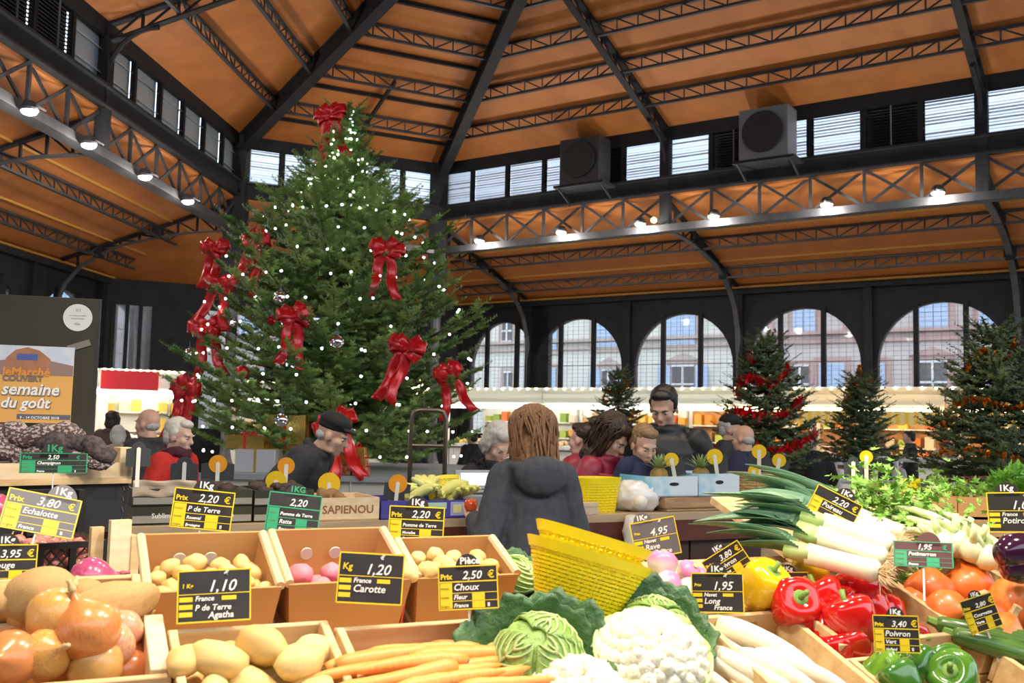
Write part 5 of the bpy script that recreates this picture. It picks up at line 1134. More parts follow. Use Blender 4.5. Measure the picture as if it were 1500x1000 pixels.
# ================================================================= REAR COUNTER
S1=cpx(1095); ct_=thing('sales_counter','long dark red wooden sales counter across the middle','counter',mx=CFm(0,0,0))
MB().box((S1/2-.3,.3,CZ-.02),(S1+.9,.62,.04)).build('counter_top',M('worn_counter_top',(.42,.3,.18),.5,0,col2=(.5,.37,.22),nscale=4,stretch=(1,6,6)),ct_)
MB().box((S1/2-.3,.02,CZ-.1),(S1+.9,.05,.12)).build('edge_board',mahog,ct_)
for k in range(8): MB().box((-.75+(S1+.9)*(k+.5)/8,.06,(CZ-.16)/2),((S1+.9)/8-.015,.04,CZ-.16)).build('front_panel',darkw,ct_)
MB().box((S1/2-.3,.16,.45),(S1+.8,.2,.03)).build('shelf',oldw,ct_)
# side counter at the right carrying trays
# black printed potato boxes
blackbox=M('black_printed_carton',(.02,.022,.015),.45,0,col2=(.05,.05,.02),nscale=4); cartgrey=M('pale_printed_strip',(.35,.33,.27),.6); whtxt=M('white_print',(.82,.82,.76),.6); gold_=M('olive_gold_print',(.35,.36,.1),.5)
def carton(label,px0,px1,py0,py1,d,mat,dep=.35,z0=CZ,text=None,tm=None,name='carton',grp=None,stripe=None,rz=0,tsz=.4,tx=.5,handle=False):
    s0,s1=cpx(px0,d),cpx(px1,d); zt=cz((px0+px1)/2,py0,d); z0=cz((px0+px1)/2,py1,d) if z0 is None else z0; h=zt-z0; w_=s1-s0
    t=thing(name,label,'box',mx=CFm((s0+s1)/2,d+dep/2,z0+.001),group=grp); th=.008
    MB().box((0,0,th/2),(w_,dep,th)).build('bottom',mat,t)
    f=MB().box((0,-dep/2+th/2,h/2),(w_,th,h)).build('front_panel',mat,t); MB().box((0,dep/2-th/2,h/2),(w_,th,h)).build('back_panel',mat,t)
    for sx in (-1,1): MB().box((sx*(w_/2-th/2),0,h/2),(th,dep-2*th,h)).build('side_panel',mat,t)
    if stripe: MB().box((0,-dep/2-.0008,h*.3),(w_*.98,.0012,h*.4)).build('printed_strip',stripe,f)
    if handle: MB().prism([(w_*.1*c_+0,h*.62+h*.09*s_) for c_,s_ in [(math.cos(a),math.sin(a)) for a in np.linspace(0,6.28,14)[:-1]]],-dep/2-.003,-dep/2-.001).build('hand_hole',blackm,f)
    if text:
        o=obj('lettering',text_mesh(text,h*tsz,tm or whtxt,0,.0008,align='CENTER'),f); o.matrix_local=Matrix.Translation((w_*(tx-.5),-dep/2-.0025,h*.5-h*tsz*.35))@Matrix.Rotation(math.pi/2,4,'X')
    return t,s0,s1,z0,h
def heap(meshes,s0,s1,d0,d1,z,step,size,name,label,cat,grp,sq=1):
    d=d0+step*.5; j=0
    while d<d1-step*.3:
        s=s0+step*(.5+.5*(j%2))
        while s<s1-step*.3:
            obj(name,random.choice(meshes),None,mx=CFm(s+R_(-.2,.2)*step,d+R_(-.2,.2)*step,z+R_(-.15,.3)*step,R_())@Matrix.Rotation(R_(-.5,.5),4,'X')@Matrix.Scale(size*random.uniform(.85,1.15),4),label=label,cat=cat,group=grp); s+=step
        d+=step*.85; j+=1
PD=potato_meshes(potd,(.6,.42,.4)); KW=potato_meshes(kiwim,(.6,.48,.46))
for i,(x0,x1,ya,l) in enumerate(((196,286,742,'lower left dark printed potato carton under the paper lining'),(288,372,742,'lower dark printed potato carton behind the P de Terre tag'),(374,462,742,'lower dark printed potato carton behind the green tag'))):
    carton(l,x0,x1-1,ya,None,.06,blackbox,z0=CZ,text='Sublime',stripe=cartgrey,tsz=.38,tx=.5,grp='dark printed potato cartons')
_,a0,a1,z0,h=carton('upper dark printed potato carton behind the P de Terre tag',290,371,718,None,.06,blackbox,z0=cz(330,742,.06)+.003,text='Sublime',stripe=cartgrey,tsz=.38,grp='dark printed potato cartons')
heap(PD,a0+.02,a1-.02,.08,.38,z0+h*.9,.07,.055,'potato','dark skinned potato in the upper carton left of the green tag','vegetable','dark potatoes on the counter')
_,a0,a1,z0,h=carton('upper dark printed potato carton behind the green tag',374,461,718,None,.06,blackbox,z0=cz(415,742,.06)+.003,text='Sublime',stripe=cartgrey,tsz=.38,grp='dark printed potato cartons')
heap(PD,a0+.02,a1-.02,.08,.38,z0+h*.9,.07,.055,'potato','dark skinned potato in the upper carton behind the green tag','vegetable','dark potatoes on the counter behind the green tag')
t,a0,a1,z0,h=carton('upper carton with crinkled brown paper lining at the counter left end',196,287,716,None,.06,blackbox,z0=cz(240,742,.06)+.003,stripe=cartgrey,grp='dark printed potato cartons')
mb=MB(); mb.grid(lambda u_,v_:V(((u_-.5)*(a1-a0)*1.02,-.18-.006*math.sin(v_*9)+.004*math.sin(u_*14+v_*7),h*(.55+.95*v_)+.003*math.sin(u_*11))),30,8,thick=.002); mb.build('paper_lining',M('brown_kraft_paper',(.55,.42,.3),.8,0,col2=(.62,.5,.37),nscale=9,bump=.5,bscale=14),t,smooth=False)
_,a0,a1,z0,h=carton('pale wooden crate with burnt-in lettering holding kiwis',465,557,729,None,.02,pine2,z0=CZ,text='SAPIENOU',tm=M('burnt_lettering',(.3,.13,.05),.8),tsz=.5,name='lettered_crate')
heap(KW,a0+.02,a1-.1,.05,.33,z0+h*.92,.075,.062,'kiwi','brown kiwi heaped in the lettered crate','fruit','kiwis in the lettered crate')
bluem=M('violet_blue_carton',(.06,.05,.3),.5,0,col2=(.08,.07,.36),nscale=3)
t,a0,a1,z0,h=carton('violet blue banana carton on the counter',560,688,733,None,.02,bluem,z0=CZ,dep=.4,name='banana_carton')
f=[c for c in t.children if c.name.startswith('front')][0]; w_=a1-a0
MB().box((w_*.36,-.2015,h*.52),(.075,.002,h*.75)).build('printed_badge',M('pale_blue_print',(.4,.42,.7),.5),f); MB().box((w_*.36,-.203,h*.52),(.045,.002,h*.45)).build('printed_badge',M('banana_print',(.8,.75,.3),.5),f); MB().box((w_*.12,-.2015,h*.7),(.11,.002,h*.35)).build('printed_badge',M('pale_green_print',(.5,.75,.55),.5),f)
banm=M('banana_skin',(.82,.74,.2),.4,0,col2=(.7,.72,.2),nscale=5,rand=(.72,.76,.28))
def hand_of_bananas(label,px,py,d,n,rz):
    t=thing('banana_bunch',label,'fruit',mx=CFm(cpx(px,d),d,cz(px,py,d),rz),group='banana bunches')
    for k in range(n):
        a=(k-n/2)*.2; R=Matrix.Rotation(a,3,'Z'); pts=[R@V((.11*math.sin(q),-.1*(1-math.cos(q))-.01,.05*math.sin(q*1.1)+.012*(k%2))) for q in np.linspace(-.4,1.35,9)]
        MB().tube(pts,[.007,.012,.019,.021,.021,.02,.018,.012,.005],8).build('banana',banm,t,smooth=True)
    MB().tube([(-.05,0,0),(-.03,-.01,.0)],[.02,.025],8).build('crown',M('banana_crown',(.4,.38,.1),.7),t); return t
for i,(px,py,d,l,rz) in enumerate(((605,728,.12,'banana bunch left of the orange disc tag',.2),(648,722,.15,'banana bunch right of the orange disc tag',.5),(632,716,.25,'banana bunch lying behind the others',2.2),(668,728,.12,'banana bunch at the right end of the violet carton',-.6),(575,728,.2,'banana bunch at the left end of the violet carton',1.2))): hand_of_bananas(l,px,py,d,7,rz)
def cbasket(label,px0,px1,py0,py1,d,rz=0,rx=0,k0=.8):
    s0,s1=cpx(px0,d),cpx(px1,d); zt,zb=cz((px0+px1)/2,py0,d),cz((px0+px1)/2,py1,d); w_=s1-s0
    return basket(label,CFm((s0+s1)/2,d+w_*.35,zb,rz)@Matrix.Rotation(rx,4,'X'),(w_*k0,w_*.6,w_,w_*.75,zt-zb),rows=11,cols=26)
cbasket('yellow plastic basket standing on the counter right of the brown-haired woman',852,916,700,756,.08)
cbasket('yellow plastic basket tipped over behind the bananas',640,690,702,738,.3,rz=.3,rx=-.5)
# scale / till
t=thing('shop_scale','grey shop scale with a lit screen in front of the grey-haired woman','scale',mx=CFm(cpx(712,.32),.36,CZ+.001,-.1)); greyc=M('grey_plastic',(.3,.31,.33),.4)
bevel(MB().box((0,0,.05),(.34,.3,.1)).build('body',greyc,t),.01); bevel(MB().box((0,0,.108),(.32,.26,.012)).build('weighing_plate',steel3,t),.004); MB().box((0,.1,.13),(.05,.04,.05)).build('neck',greyc,t)
h_=MB().box((0,0,0),(.26,.03,.11)).build('screen_head',greyc,t); h_.location=(0,.09,.165); h_.rotation_euler=(-.35,0,0); MB().box((0,-.017,0),(.2,.004,.07)).build('screen',M('lit_screen',(.6,.7,.8),.2,emit=(.65,.78,.95),es=1.2),h_)
# tomato held is made with the woman. paper bags, white bag, garlic
t=thing('paper_bag_stack','stack of folded brown paper bags on the counter edge','paper bags',mx=CFm(cpx(862,.0),.06,CZ+.001,.25))
for k in range(6): MB().box((R_(-.006,.006),R_(-.006,.006),.006+k*.0105),(.15,.11,.01)).build('paper_bag',M('brown_kraft_paper'),t)
s0,s1=cpx(922,.03),cpx(984,.03); zt=cz(950,708,.05); t=thing('plastic_bag','translucent white plastic bag of goods on the counter','bag',mx=CFm((s0+s1)/2,.17,CZ+.001)); w_=s1-s0; hh=zt-CZ
mb=blob(26,(w_*.52,.13,hh*.55),.25,2.4,5); mb.v=[(x+.004*math.sin(z*120),y+.006*math.sin(x*90),max(0,z+hh*.5)) for x,y,z in mb.v]; mb.build('bag_film',M('white_plastic_film',(.78,.77,.74),.25,0,bump=.6,bscale=16,spec=.6),t,smooth=True)
t=thing('hanging_plastic_bag','pale plastic bag with white bulbs hanging over the counter edge','bag',mx=CFm(cpx(925,-.03),-.055,CZ-.02))
mb=blob(18,(.07,.05,.13),.3,2.2,9); mb.v=[(x*(.75+.25*min(1,max(0,(.1-z)*5))),y,min(z,.09)-.07) for x,y,z in mb.v]; mb.build('bag_film',M('pale_film',(.7,.66,.58),.3,0,bump=.5,bscale=20),t,smooth=True); MB().ball((.03,-.02,.09),.04,12).build('bulb',M('garlic_white',(.8,.74,.62),.5),t,smooth=True)
# crates and pineapple boxes at the counter right end
lb=M('light_blue_carton',(.2,.55,.75),.45,0,col2=(.75,.85,.88),nscale=3.2,contrast=(.45,.55))
_,a0,a1,z1,h1=carton('low brown wooden tray crate under the pineapple boxes',978,1085,745,None,.04,oldw,z0=CZ,dep=.45,name='wooden_tray',grp='wooden trays on the counter')
_,_,_,z2,h2=carton('upper wooden tray crate under the pineapple boxes',975,1084,728,None,.05,oldw,z0=z1+h1+.003,dep=.43,name='wooden_tray',grp='wooden trays on the counter')
t1,a0,a1,z3,h3=carton('light blue printed pineapple carton at the left',952,1022,698,None,.07,lb,z0=z2+h2+.003,dep=.38,name='pineapple_carton',handle=True,grp='pineapple cartons'); t2,b0,b1,_,_=carton('light blue printed pineapple carton at the right',1024,1083,694,None,.07,lb,z0=z2+h2+.003,dep=.38,name='pineapple_carton',handle=True,grp='pineapple cartons')
pin=M('pineapple_skin',(.4,.2,.05),.7,0,col2=(.25,.2,.05),nscale=30,bump=.6,bscale=50); pinl=M('pineapple_leaf',(.22,.32,.1),.45,0,col2=(.4,.48,.2),nscale=10)
for k,(s,d,l) in enumerate(((a0+.16,.2,'pineapple with a spiky green crown in the left pale blue carton'),(a0+.3,.28,'pineapple at the right of the left pale blue carton'),(b0+.15,.24,'pineapple in the right pale blue carton'))):
    t=thing('pineapple',l,'fruit',mx=CFm(s,d,z3+.012,k),group='pineapples'); MB().lathe([(.03,0),(.055,.03),(.06,.08),(.05,.13),(.03,.15)],14).build('body',pin,t,smooth=True)
    for j in range(26):
        a=j*2.4; tl=.35+.9*(j/26); L_=.13*(1.1-.3*j/26); dr=V((math.cos(a)*(1.4-tl),math.sin(a)*(1.4-tl),tl)); x=V((-math.sin(a),math.cos(a),0))*.009; c=V((0,0,.14)); m_=c+dr.normalized()*L_*.5; e=c+dr.normalized()*L_-V((0,0,.01))
        MB().add([c-x,c+x,m_+x,m_-x,e],[(0,1,2,3),(3,2,4)]).build('crown_leaf',pinl,t)
# wicker basket
wick=M('wicker',(.6,.4,.16),.7,0,col2=(.5,.32,.12),nscale=40,bump=.4,bscale=60); t=thing('wicker_basket','round honey coloured wicker basket at the counter end','basket',mx=CFm(cpx(1120,.1),.3,cz(1120,730,.2)))
W_=(cpx(1157,.1)-cpx(1083,.1))/2; H_=cz(1120,696,.2)-cz(1120,730,.2); mb=MB()
for k in range(9):
    q=k/8; r=W_*(.78+.22*q); mb.tube([V((r*math.cos(a),r*math.sin(a)*.8,H_*q+.004*math.sin(a*14+math.pi*k))) for a in np.linspace(0,6.2832,42)],H_*.065,5,cap=False)
mb.build('woven_wall',wick,t,kind='stuff'); MB().tube([V((W_*1.02*math.cos(a),W_*.83*math.sin(a),H_)) for a in np.linspace(0,6.2832,30)],.013,6,cap=False).build('rim',wick,t); MB().lathe([(W_*.76,0),(W_*.76,.01)],24,mx=Matrix.Diagonal((1,.8,1))).build('base',wick,t)
ws=thing('basket_stand','plain wooden stand box under the wicker basket','stand',mx=CFm(cpx(1120,.1),.3,0)); MB().box((0,0,(cz(1120,730,.2)-.002)/2),(W_*1.9,W_*1.6,cz(1120,730,.2)-.002)).build('box',oldw,ws)
# right-hand side table with trays and greens
RY=3.6; p=at(1400,790,RY); rt=thing('side_table','wooden side table with trays beyond the celery','table',(p.x,p.y,0)); MB().box((.05,.2,p.z-.02),(.9,.6,.04)).build('top',oldw,rt)
for sx in (-.35,.45):
    for sy in (-.05,.45): MB().box((sx,sy,(p.z-.04)/2),(.05,.05,p.z-.04)).build('leg',oldw,rt)
def tray(label,px0,px1,py0,py1,Y,mat,z0=None,dep=.3,nm='cardboard_tray'):
    a_,b_=at(px0,py1,Y),at(px1,py1,Y); z=a_.z if z0 is None else z0; h=at(px0,py0,Y).z-z; w_=b_.x-a_.x; t=thing(nm,label,'tray',(a_.x+w_/2,Y+dep/2,z+.001),group='trays beyond the celery'); th=.008
    MB().box((0,0,th/2),(w_,dep,th)).build('bottom',mat,t)
    for sy in (-1,1): MB().box((0,sy*(dep/2-th/2),h/2),(w_,th,h)).build('long_side',mat,t)
    for sx in (-1,1): MB().box((sx*(w_/2-th/2),0,h/2),(th,dep-2*th,h)).build('short_side',mat,t)
    return z+h
z=tray('lower brown wooden tray beyond the celery',1372,1470,760,788,RY,oldw,nm='wooden_tray'); z=tray('cardboard tray of green herbs beyond the celery',1348,1402,728,758,RY,card,z+.002); tray('cardboard tray beside the herb tray beyond the celery',1404,1452,728,758,RY,card,z-.0+.0 if False else at(1372,760,RY).z+.002)
bunch('herb_bunch','green herbs in the cardboard tray beyond the celery',at(1378,735,RY+.15),.1,120,clg,8,.022); bunch('herb_bunch','green herbs at the right end of the trays beyond the celery',at(1425,735,RY+.15),.08,90,clg,9,.022)
a_=at(1336,730,RY+.3); basket('small yellow basket half hidden behind the celery leaves',Matrix.Translation((a_.x,a_.y,a_.z)),(.06,.06,.09,.08,.075),rows=8,cols=16)
# ================================================================= LEFT LEDGE, BOARD, SCARF, BLACK CRATE
LY=3.0; la,lb_=at(-60,702,LY),at(193,698,LY+.35); lx=(lb_-la); lx.z=0; lx.normalize(); ly=V((-lx.y,lx.x,0)); LZ=at(60,682,LY).z; LB=at(60,706,LY).z
lg=thing('ledge_box','pale wooden ledge box with a dark side at the left','shelf',mx=fmat(lx,ly,V((0,0,1)),Z(la,0))); Lw=(lb_-la).length
MB().box((Lw/2,.01,(LZ+LB)/2),(Lw,.02,LZ-LB)).build('front_rail',pine2,lg); MB().box((Lw/2,.25,LB-.01),(Lw,.5,.02)).build('shelf_board',pine,lg)
zb=at(60,790,LY).z; MB().box((Lw/2,.03,(LB+zb)/2-.01),(Lw,.02,LB-zb)).build('dark_panel',blackm,lg); bevel(MB().box((Lw-.02,.03,(LB+LZ+.05)/2),(.045,.06,LZ-LB+.05)).build('corner_block',pine2,lg),.003); MB().box((Lw/2,.28,zb/2),(Lw*.95,.4,zb)).build('plinth',darkw,lg)
for k in range(4): MB().bar((Lw-.02,.018,LB-.03-.035*k),(Lw-.016,.018,LB-.045-.035*k),.003,.003).build('staple',steel3,lg)
# dark poster board on the ledge
BY=3.35; b0,b1=at(-70,432,BY),at(148,438,BY+.12); bx=(b1-b0); bx.z=0; Wb=bx.length; bx.normalize(); by=V((-bx.y,bx.x,0)); zt=b1.z; zb=LB+.001
bd=thing('poster_board','dark brown standing board with a poster and round sticker','display board',mx=fmat(bx,by,V((0,0,1)),Z(b0,zb))); Hb=zt-zb
bevel(MB().box((Wb/2,.012,Hb/2),(Wb,.02,Hb)).build('panel',M('dark_olive_brown_board',(.035,.028,.016),.45,0,col2=(.045,.038,.022),nscale=2),bd),.003)
MB().box((Wb-.004,.012,Hb/2),(.008,.024,Hb)).build('edge_strip',steel2,bd)
def bpos(px,py):   # board-local x,z at a pixel
    r=ray(px,py); P=Z(b0,ZC); A_=np.array([[r.x,-bx.x],[r.y,-bx.y]]); t,s=np.linalg.solve(A_,np.array([P.x,P.y])); return s,ZC+t*r.z-zb
sx_,sz_=bpos(114,465); R_s=.5*(bpos(135,465)[0]-bpos(92,465)[0])
st=MB().lathe([(R_s,0),(R_s,.002)],32,c=(sx_,.001,sz_),mx=Matrix.Rotation(math.pi/2,3,'X')).build('round_sticker',M('white_sticker',(.78,.78,.74),.4),bd)
for s,dz,sz,m in (('ICI',.45,.2,gold_),('on vous accueille',.1,.12,M('grey_print',(.35,.35,.33),.6)),('toute l\'année',-.12,.12,M('grey_print')),('Albi',-.55,.18,M('grey_print'))):
    o=obj('lettering',text_mesh(s,R_s*sz*1.4,m,0,0,align='CENTER'),st); o.matrix_local=Matrix.Translation((sx_,-.002,sz_+dz*R_s))@Matrix.Rotation(math.pi/2,4,'X')
x0,zB=bpos(-60,617); x1,zT=bpos(110,509); _,zM=bpos(50,549)
po=thing('poster','orange and blue printed market poster taped to the dark board','poster',mx=bd.matrix_world)
MB().box(((x0+x1)/2,-.002,(zB+zT)/2),(x1-x0,.002,zT-zB)).build('sheet',M('orange_poster_paper',(.78,.42,.12),.4),po)
def prect(a,b,c,d,m,nm,y=-.0036): MB().box(((a+c)/2,y,(b+d)/2),(abs(c-a),.0006,abs(d-b))).build(nm,m,po)
prect(x0,zM,x1,zT,M('poster_sky',(.5,.6,.75),.4,0,col2=(.75,.76,.78),nscale=9),'printed_sky')
xc,_=bpos(40,530); wv_=x1-xc; brk=M('poster_brick',(.45,.2,.1),.5,0,col2=(.35,.16,.09),nscale=30)
MB().prism([(xc-wv_*.45,zM),(xc+wv_*.5,zM),(xc+wv_*.5,zM+(zT-zM)*.55),(xc+wv_*.25,zM+(zT-zM)*.85),(xc,zM+(zT-zM)*.95),(xc-wv_*.25,zM+(zT-zM)*.85),(xc-wv_*.45,zM+(zT-zM)*.55)],-.0048,-.0042).build('printed_market_hall',brk,po)
MB().prism([(xc-wv_*1.1,zM),(xc-wv_*.45,zM),(xc-wv_*.45,zM+(zT-zM)*.5),(xc-wv_*1.1,zM+(zT-zM)*.3)],-.0047,-.0042).prism([(xc+wv_*.5,zM),(x1-.001,zM),(x1-.001,zM+(zT-zM)*.35),(xc+wv_*.5,zM+(zT-zM)*.5)],-.0047,-.0042).build('printed_market_wings',M('poster_wing',(.3,.2,.17),.5),po)
prect(xc-wv_*.22,zM+(zT-zM)*.5,xc+wv_*.22,zM+(zT-zM)*.72,M('poster_blue',(.08,.12,.35),.5),'printed_sign',-.0052)
pw_=M('poster_white',(.88,.86,.8),.5); pg_=M('poster_grey',(.2,.17,.15),.5); po_=M('poster_orange_dark',(.75,.3,.05),.5)
def ptext(s,px,py,hpx,m,sh=0,b=.0006,y=-.0056):
    x,z=bpos(px,py); o=obj('lettering',text_mesh(s,hpx*BY/F*1.35,m,sh,b),po); o.matrix_local=Matrix.Translation((x,y,z))@Matrix.Rotation(math.pi/2,4,'X')
ptext('leMarché',3,549,13,po_,.1,.0012); ptext('COUVERT',4,557,9,pg_,0,.0012); ptext('la semaine',-22,577,18,pg_,.2,.0022,-.0053); ptext('la semaine',-23,576,18,pw_,.2,.0012); ptext('du goût',1,597,16,pg_,.2,.0022,-.0053); ptext('du goût',0,596,16,pw_,.2,.0012)
a_,b_=bpos(25,606),bpos(103,615); prect(a_[0],b_[1],b_[0],a_[1],M('poster_slate',(.12,.12,.16),.5),'printed_band'); ptext('9 - 14 OCTOBRE 2018',29,613,4.2,pw_,0,.0003)
MB().box((bpos(116,506)[0],-.003,bpos(116,506)[1]),(.075,.001,.022),Matrix.Rotation(-.35,3,'Y')).build('tape_strip',M('grey_tape',(.22,.2,.16),.4),po)
# knitted scarf on the ledge
knit=M('patterned_knit',(.1,.06,.055),.9,0,col2=(.42,.36,.35),nscale=85,ndetail=1,contrast=(.5,.56),bump=.6,bscale=120,stretch=(1,1,1.6)); kn2=M('dark_knit',(.03,.026,.026),.9,0,col2=(.11,.08,.08),nscale=60,bump=.5,bscale=120)
sf=thing('knitted_scarf','brown patterned knitted scarf heaped on the ledge','scarf',Z(at(70,680,LY+.12),LB+.02))
for i,(px0,py0,px1,py1,r,m) in enumerate(((-40,660,40,655,.05,knit),(20,670,130,660,.045,knit),(30,640,120,632,.045,knit),(-40,640,50,635,.05,knit),(90,640,165,665,.04,kn2),(100,668,160,675,.035,knit),(60,650,110,650,.05,kn2),(-50,680,60,680,.04,kn2))):
    p0,p1=at(px0,py0+10,LY+.16+.02*(i%3)),at(px1,py1+8,LY+.2); pts=[p0.lerp(p1,q)+V((0,.01*math.sin(q*9+i),.022*math.sin(q*math.pi)+.006*math.sin(q*17+i)))-sf.location for q in np.linspace(0,1,14)]
    MB().tube(pts,[r*(.75+.25*math.sin(q*math.pi)+.06*math.sin(q*25+i)) for q in np.linspace(0,1,14)],14,flat=.8).build('fold',m,sf,smooth=True)
# black plastic crate of shallots
kb=M('black_crate_plastic',(.012,.012,.012),.4); BYc=2.5; q0,q1=at(-40,806,BYc),at(152,796,BYc+.2); kx=(q1-q0); kx.z=0; Wk=kx.length; kx.normalize(); ky=V((-kx.y,kx.x,0)); Zk=q0.z; Hk=.13; Dk=.32
bc=thing('plastic_crate','black plastic mesh crate of shallots at the left','crate',mx=fmat(kx,ky,V((0,0,1)),Z(q0,Zk-Hk)))
def meshwall(p,ux,L_,H_):
    mb=MB(); p=V(p); ux=V(ux); n=int(L_/.028)
    for k in range(-4,n+4):
        for sg in (-1,1):
            x0=k*.028; a_=x0; b_=x0+sg*H_*.9; za,zb_=0,H_
            if a_<0 or a_>L_ or b_<0 or b_>L_: continue
            mb.bar(p+ux*a_+V((0,0,za)),p+ux*b_+V((0,0,zb_)),.004,.004)
    return mb
meshwall((0,0,.01),(1,0,0),Wk,Hk-.02).build('front_mesh',kb,bc); meshwall((Wk,0,.01),(0,1,0),Dk,Hk-.02).build('side_mesh',kb,bc)
MB().bar((0,0,Hk),(Wk,0,Hk),.02,.016).build('rim_front',kb,bc); MB().bar((Wk,0,Hk),(Wk,Dk,Hk),.02,.016).bar((0,Dk,Hk),(Wk,Dk,Hk),.02,.016).build('rim_back',kb,bc)
for x,y in ((Wk,0),(Wk,Dk),(Wk*.5,0),(Wk*.75,0),(.0,0)): MB().box((x,y,Hk/2),(.016,.016,Hk)).build('post',kb,bc)
MB().box((Wk/2,Dk/2,.004),(Wk,Dk,.008)).build('base',kb,bc); MB().box((Wk/2,Dk,Hk/2),(Wk,.01,Hk)).build('back_wall',kb,bc)
mb=MB(); mb.box((Wk-.05,Dk-.02,Hk+.06),(.14,.014,.13)); mb.box((Wk+.01,Dk-.05,Hk+.06),(.02,.06,.13)); mb.build('raised_corner',kb,bc)
sha=onion_proto(sheath('shallot_skin',(.62,.16,.14),(.75,.42,.3),(.75,.3,.26)),M('dry_onion_neck'),9)
for i in range(7):
    for j in range(5):
        for k in range(3):
            P=bc.matrix_world@V((Wk*(.22+.115*i)+R_(-.012,.012),.035+.06*j,.03+.042*k+R_(-.006,.006))); clone(sha,mx=Matrix.Translation(P)@Euler((R_(),R_(),R_())).to_matrix().to_4x4()@Matrix.Scale(.042,4),label='rosy shallot in the black plastic crate',group='shallots in the black crate')
a,b=dpx(132,848,.02); 
ro=onion_proto(M('red_onion_skin',(.5,.05,.16),.2,0,col2=(.6,.12,.22),nscale=9,stretch=(4,4,.6),coat=.4),M('red_onion_neck',(.5,.1,.15),.6),11); clone(ro,mx=Matrix.Translation(at(133,848,2.25))@Euler((0,1.4,.3)).to_matrix().to_4x4()@Matrix.Scale(.1,4),label='glossy red onion in front of the black crate',group='red onions'); clone(ro,mx=Matrix.Translation(at(-4,745,2.9))@Euler((0,1.4,.3)).to_matrix().to_4x4()@Matrix.Scale(.09,4),label='red onion at the left edge above the Echalotte tag',group='red onions')
crs=thing('crate_stand','low wooden block carrying the black plastic crate','stand',mx=fmat(kx,ky,V((0,0,1)),Z(q0,0))); MB().box((Wk/2,Dk/2+.02,(Zk-Hk-.002)/2),(Wk*.98,Dk*.9,Zk-Hk-.002)).build('block',oldw,crs)
# folded wooden crate corner beside it
t=thing('wooden_crate','empty pale wooden crate standing behind the black crate','crate',mx=fmat(kx,ky,V((0,0,1)),Z(at(172,845,2.5),at(172,845,2.5).z))); MB().box((0,0,.07),(.05,.02,.14)).build('post',pine2,t); MB().box((.035,.03,.05),(.02,.09,.1)).build('side_board',pine,t); MB().box((-.04,.05,.06),(.03,.02,.12)).build('side_board',pine,t)
# ================================================================= HAND TRUCK
tb_=M('bronze_tube',(.16,.14,.1),.35,.7); p0=at(600,700,6.9); t=thing('hand_truck','bronze tube hand truck standing behind the bananas','hand truck',Z(p0,0)); w_=at(651,700,6.9).x-p0.x; ht=at(600,600,6.9).z; zm=at(600,652,6.9).z
MB().tube([(0,0,.1),(0,0,ht-.06),(.02,0,ht-.01),(.06,0,ht),(w_-.06,0,ht),(w_-.02,0,ht-.01),(w_,0,ht-.06),(w_,0,.1)],.016,8,cap=True).build('frame',tb_,t,smooth=True)
for z in (zm,.75,.4): MB().tube([(0,0,z),(w_,0,z)],.013,8).build('cross_bar',tb_,t)
MB().box((w_/2,-.1,.02),(w_+.04,.22,.012)).build('toe_plate',steel2,t)
for x in (-.05,w_+.05): MB().lathe([(.1,-.02),(.1,.02)],18,c=(x,.05,.1),mx=Matrix.Rotation(math.pi/2,3,'Y')).build('wheel',blackm,t)
MB().tube([(w_/2-.05-.05,.05,.1),(w_+.05,.05,.1)],.012,6).build('axle',steel2,t)
# ================================================================= PEOPLE
skin=M('skin',(.62,.36,.25),.5,0,col2=(.68,.42,.3),nscale=10,sss=.1); skinp=M('pale_skin',(.66,.42,.32),.5,0,col2=(.7,.45,.33),nscale=10,sss=.1); eyed=M('eye_dark',(.03,.02,.015),.2); eyew=M('eye_white',(.7,.68,.65),.3); lipm=M('lips',(.5,.2,.17),.5)
def remesh(mb,vox,smooth=6,wr=0,wf=6,seed=0,keep=None):
    me=mb.mesh('tmp',skin); o=bpy.data.objects.new('tmp',me)
    r=o.modifiers.new('r','REMESH'); r.mode='VOXEL'; r.voxel_size=vox; s=o.modifiers.new('s','SMOOTH'); s.iterations=smooth; s.factor=.5
    m2=evaluated(o); bpy.data.objects.remove(o); bpy.data.meshes.remove(me)
    if wr:
        n=len(m2.vertices); co=np.empty(n*3,np.float32); m2.vertices.foreach_get('co',co); no=np.empty(n*3,np.float32); m2.vertices.foreach_get('normal',no); co=co.reshape(-1,3); no=no.reshape(-1,3)
        X=co*wf; k=np.zeros(n,np.float32); r=np.random.default_rng(int(seed*13)+5)
        for _ in range(9): q=r.normal(size=3)*r.choice([1.,1.7,2.6]); k+=np.sin(X@q.astype(np.float32)*2.2+r.uniform(0,6))*(.5/np.linalg.norm(q))
        co+=no*(wr*.6*k)[:,None]
        m2.vertices.foreach_set('co',co.reshape(-1))
    m2.polygons.foreach_set('use_smooth',[True]*len(m2.polygons)); m2.update(); return m2
def cap(mb,p,q,r0,r1,flat=1,n=12,up=V((0,0,1))):
    p,q=V(p),V(q); mb.tube([p,q],[r0,r1],n,flat=flat,up=up); mb.ball(p,r0*.98,n); mb.ball(q,r1*.98,n)
def setmat(me,m): me.materials.clear(); me.materials.append(m); return me
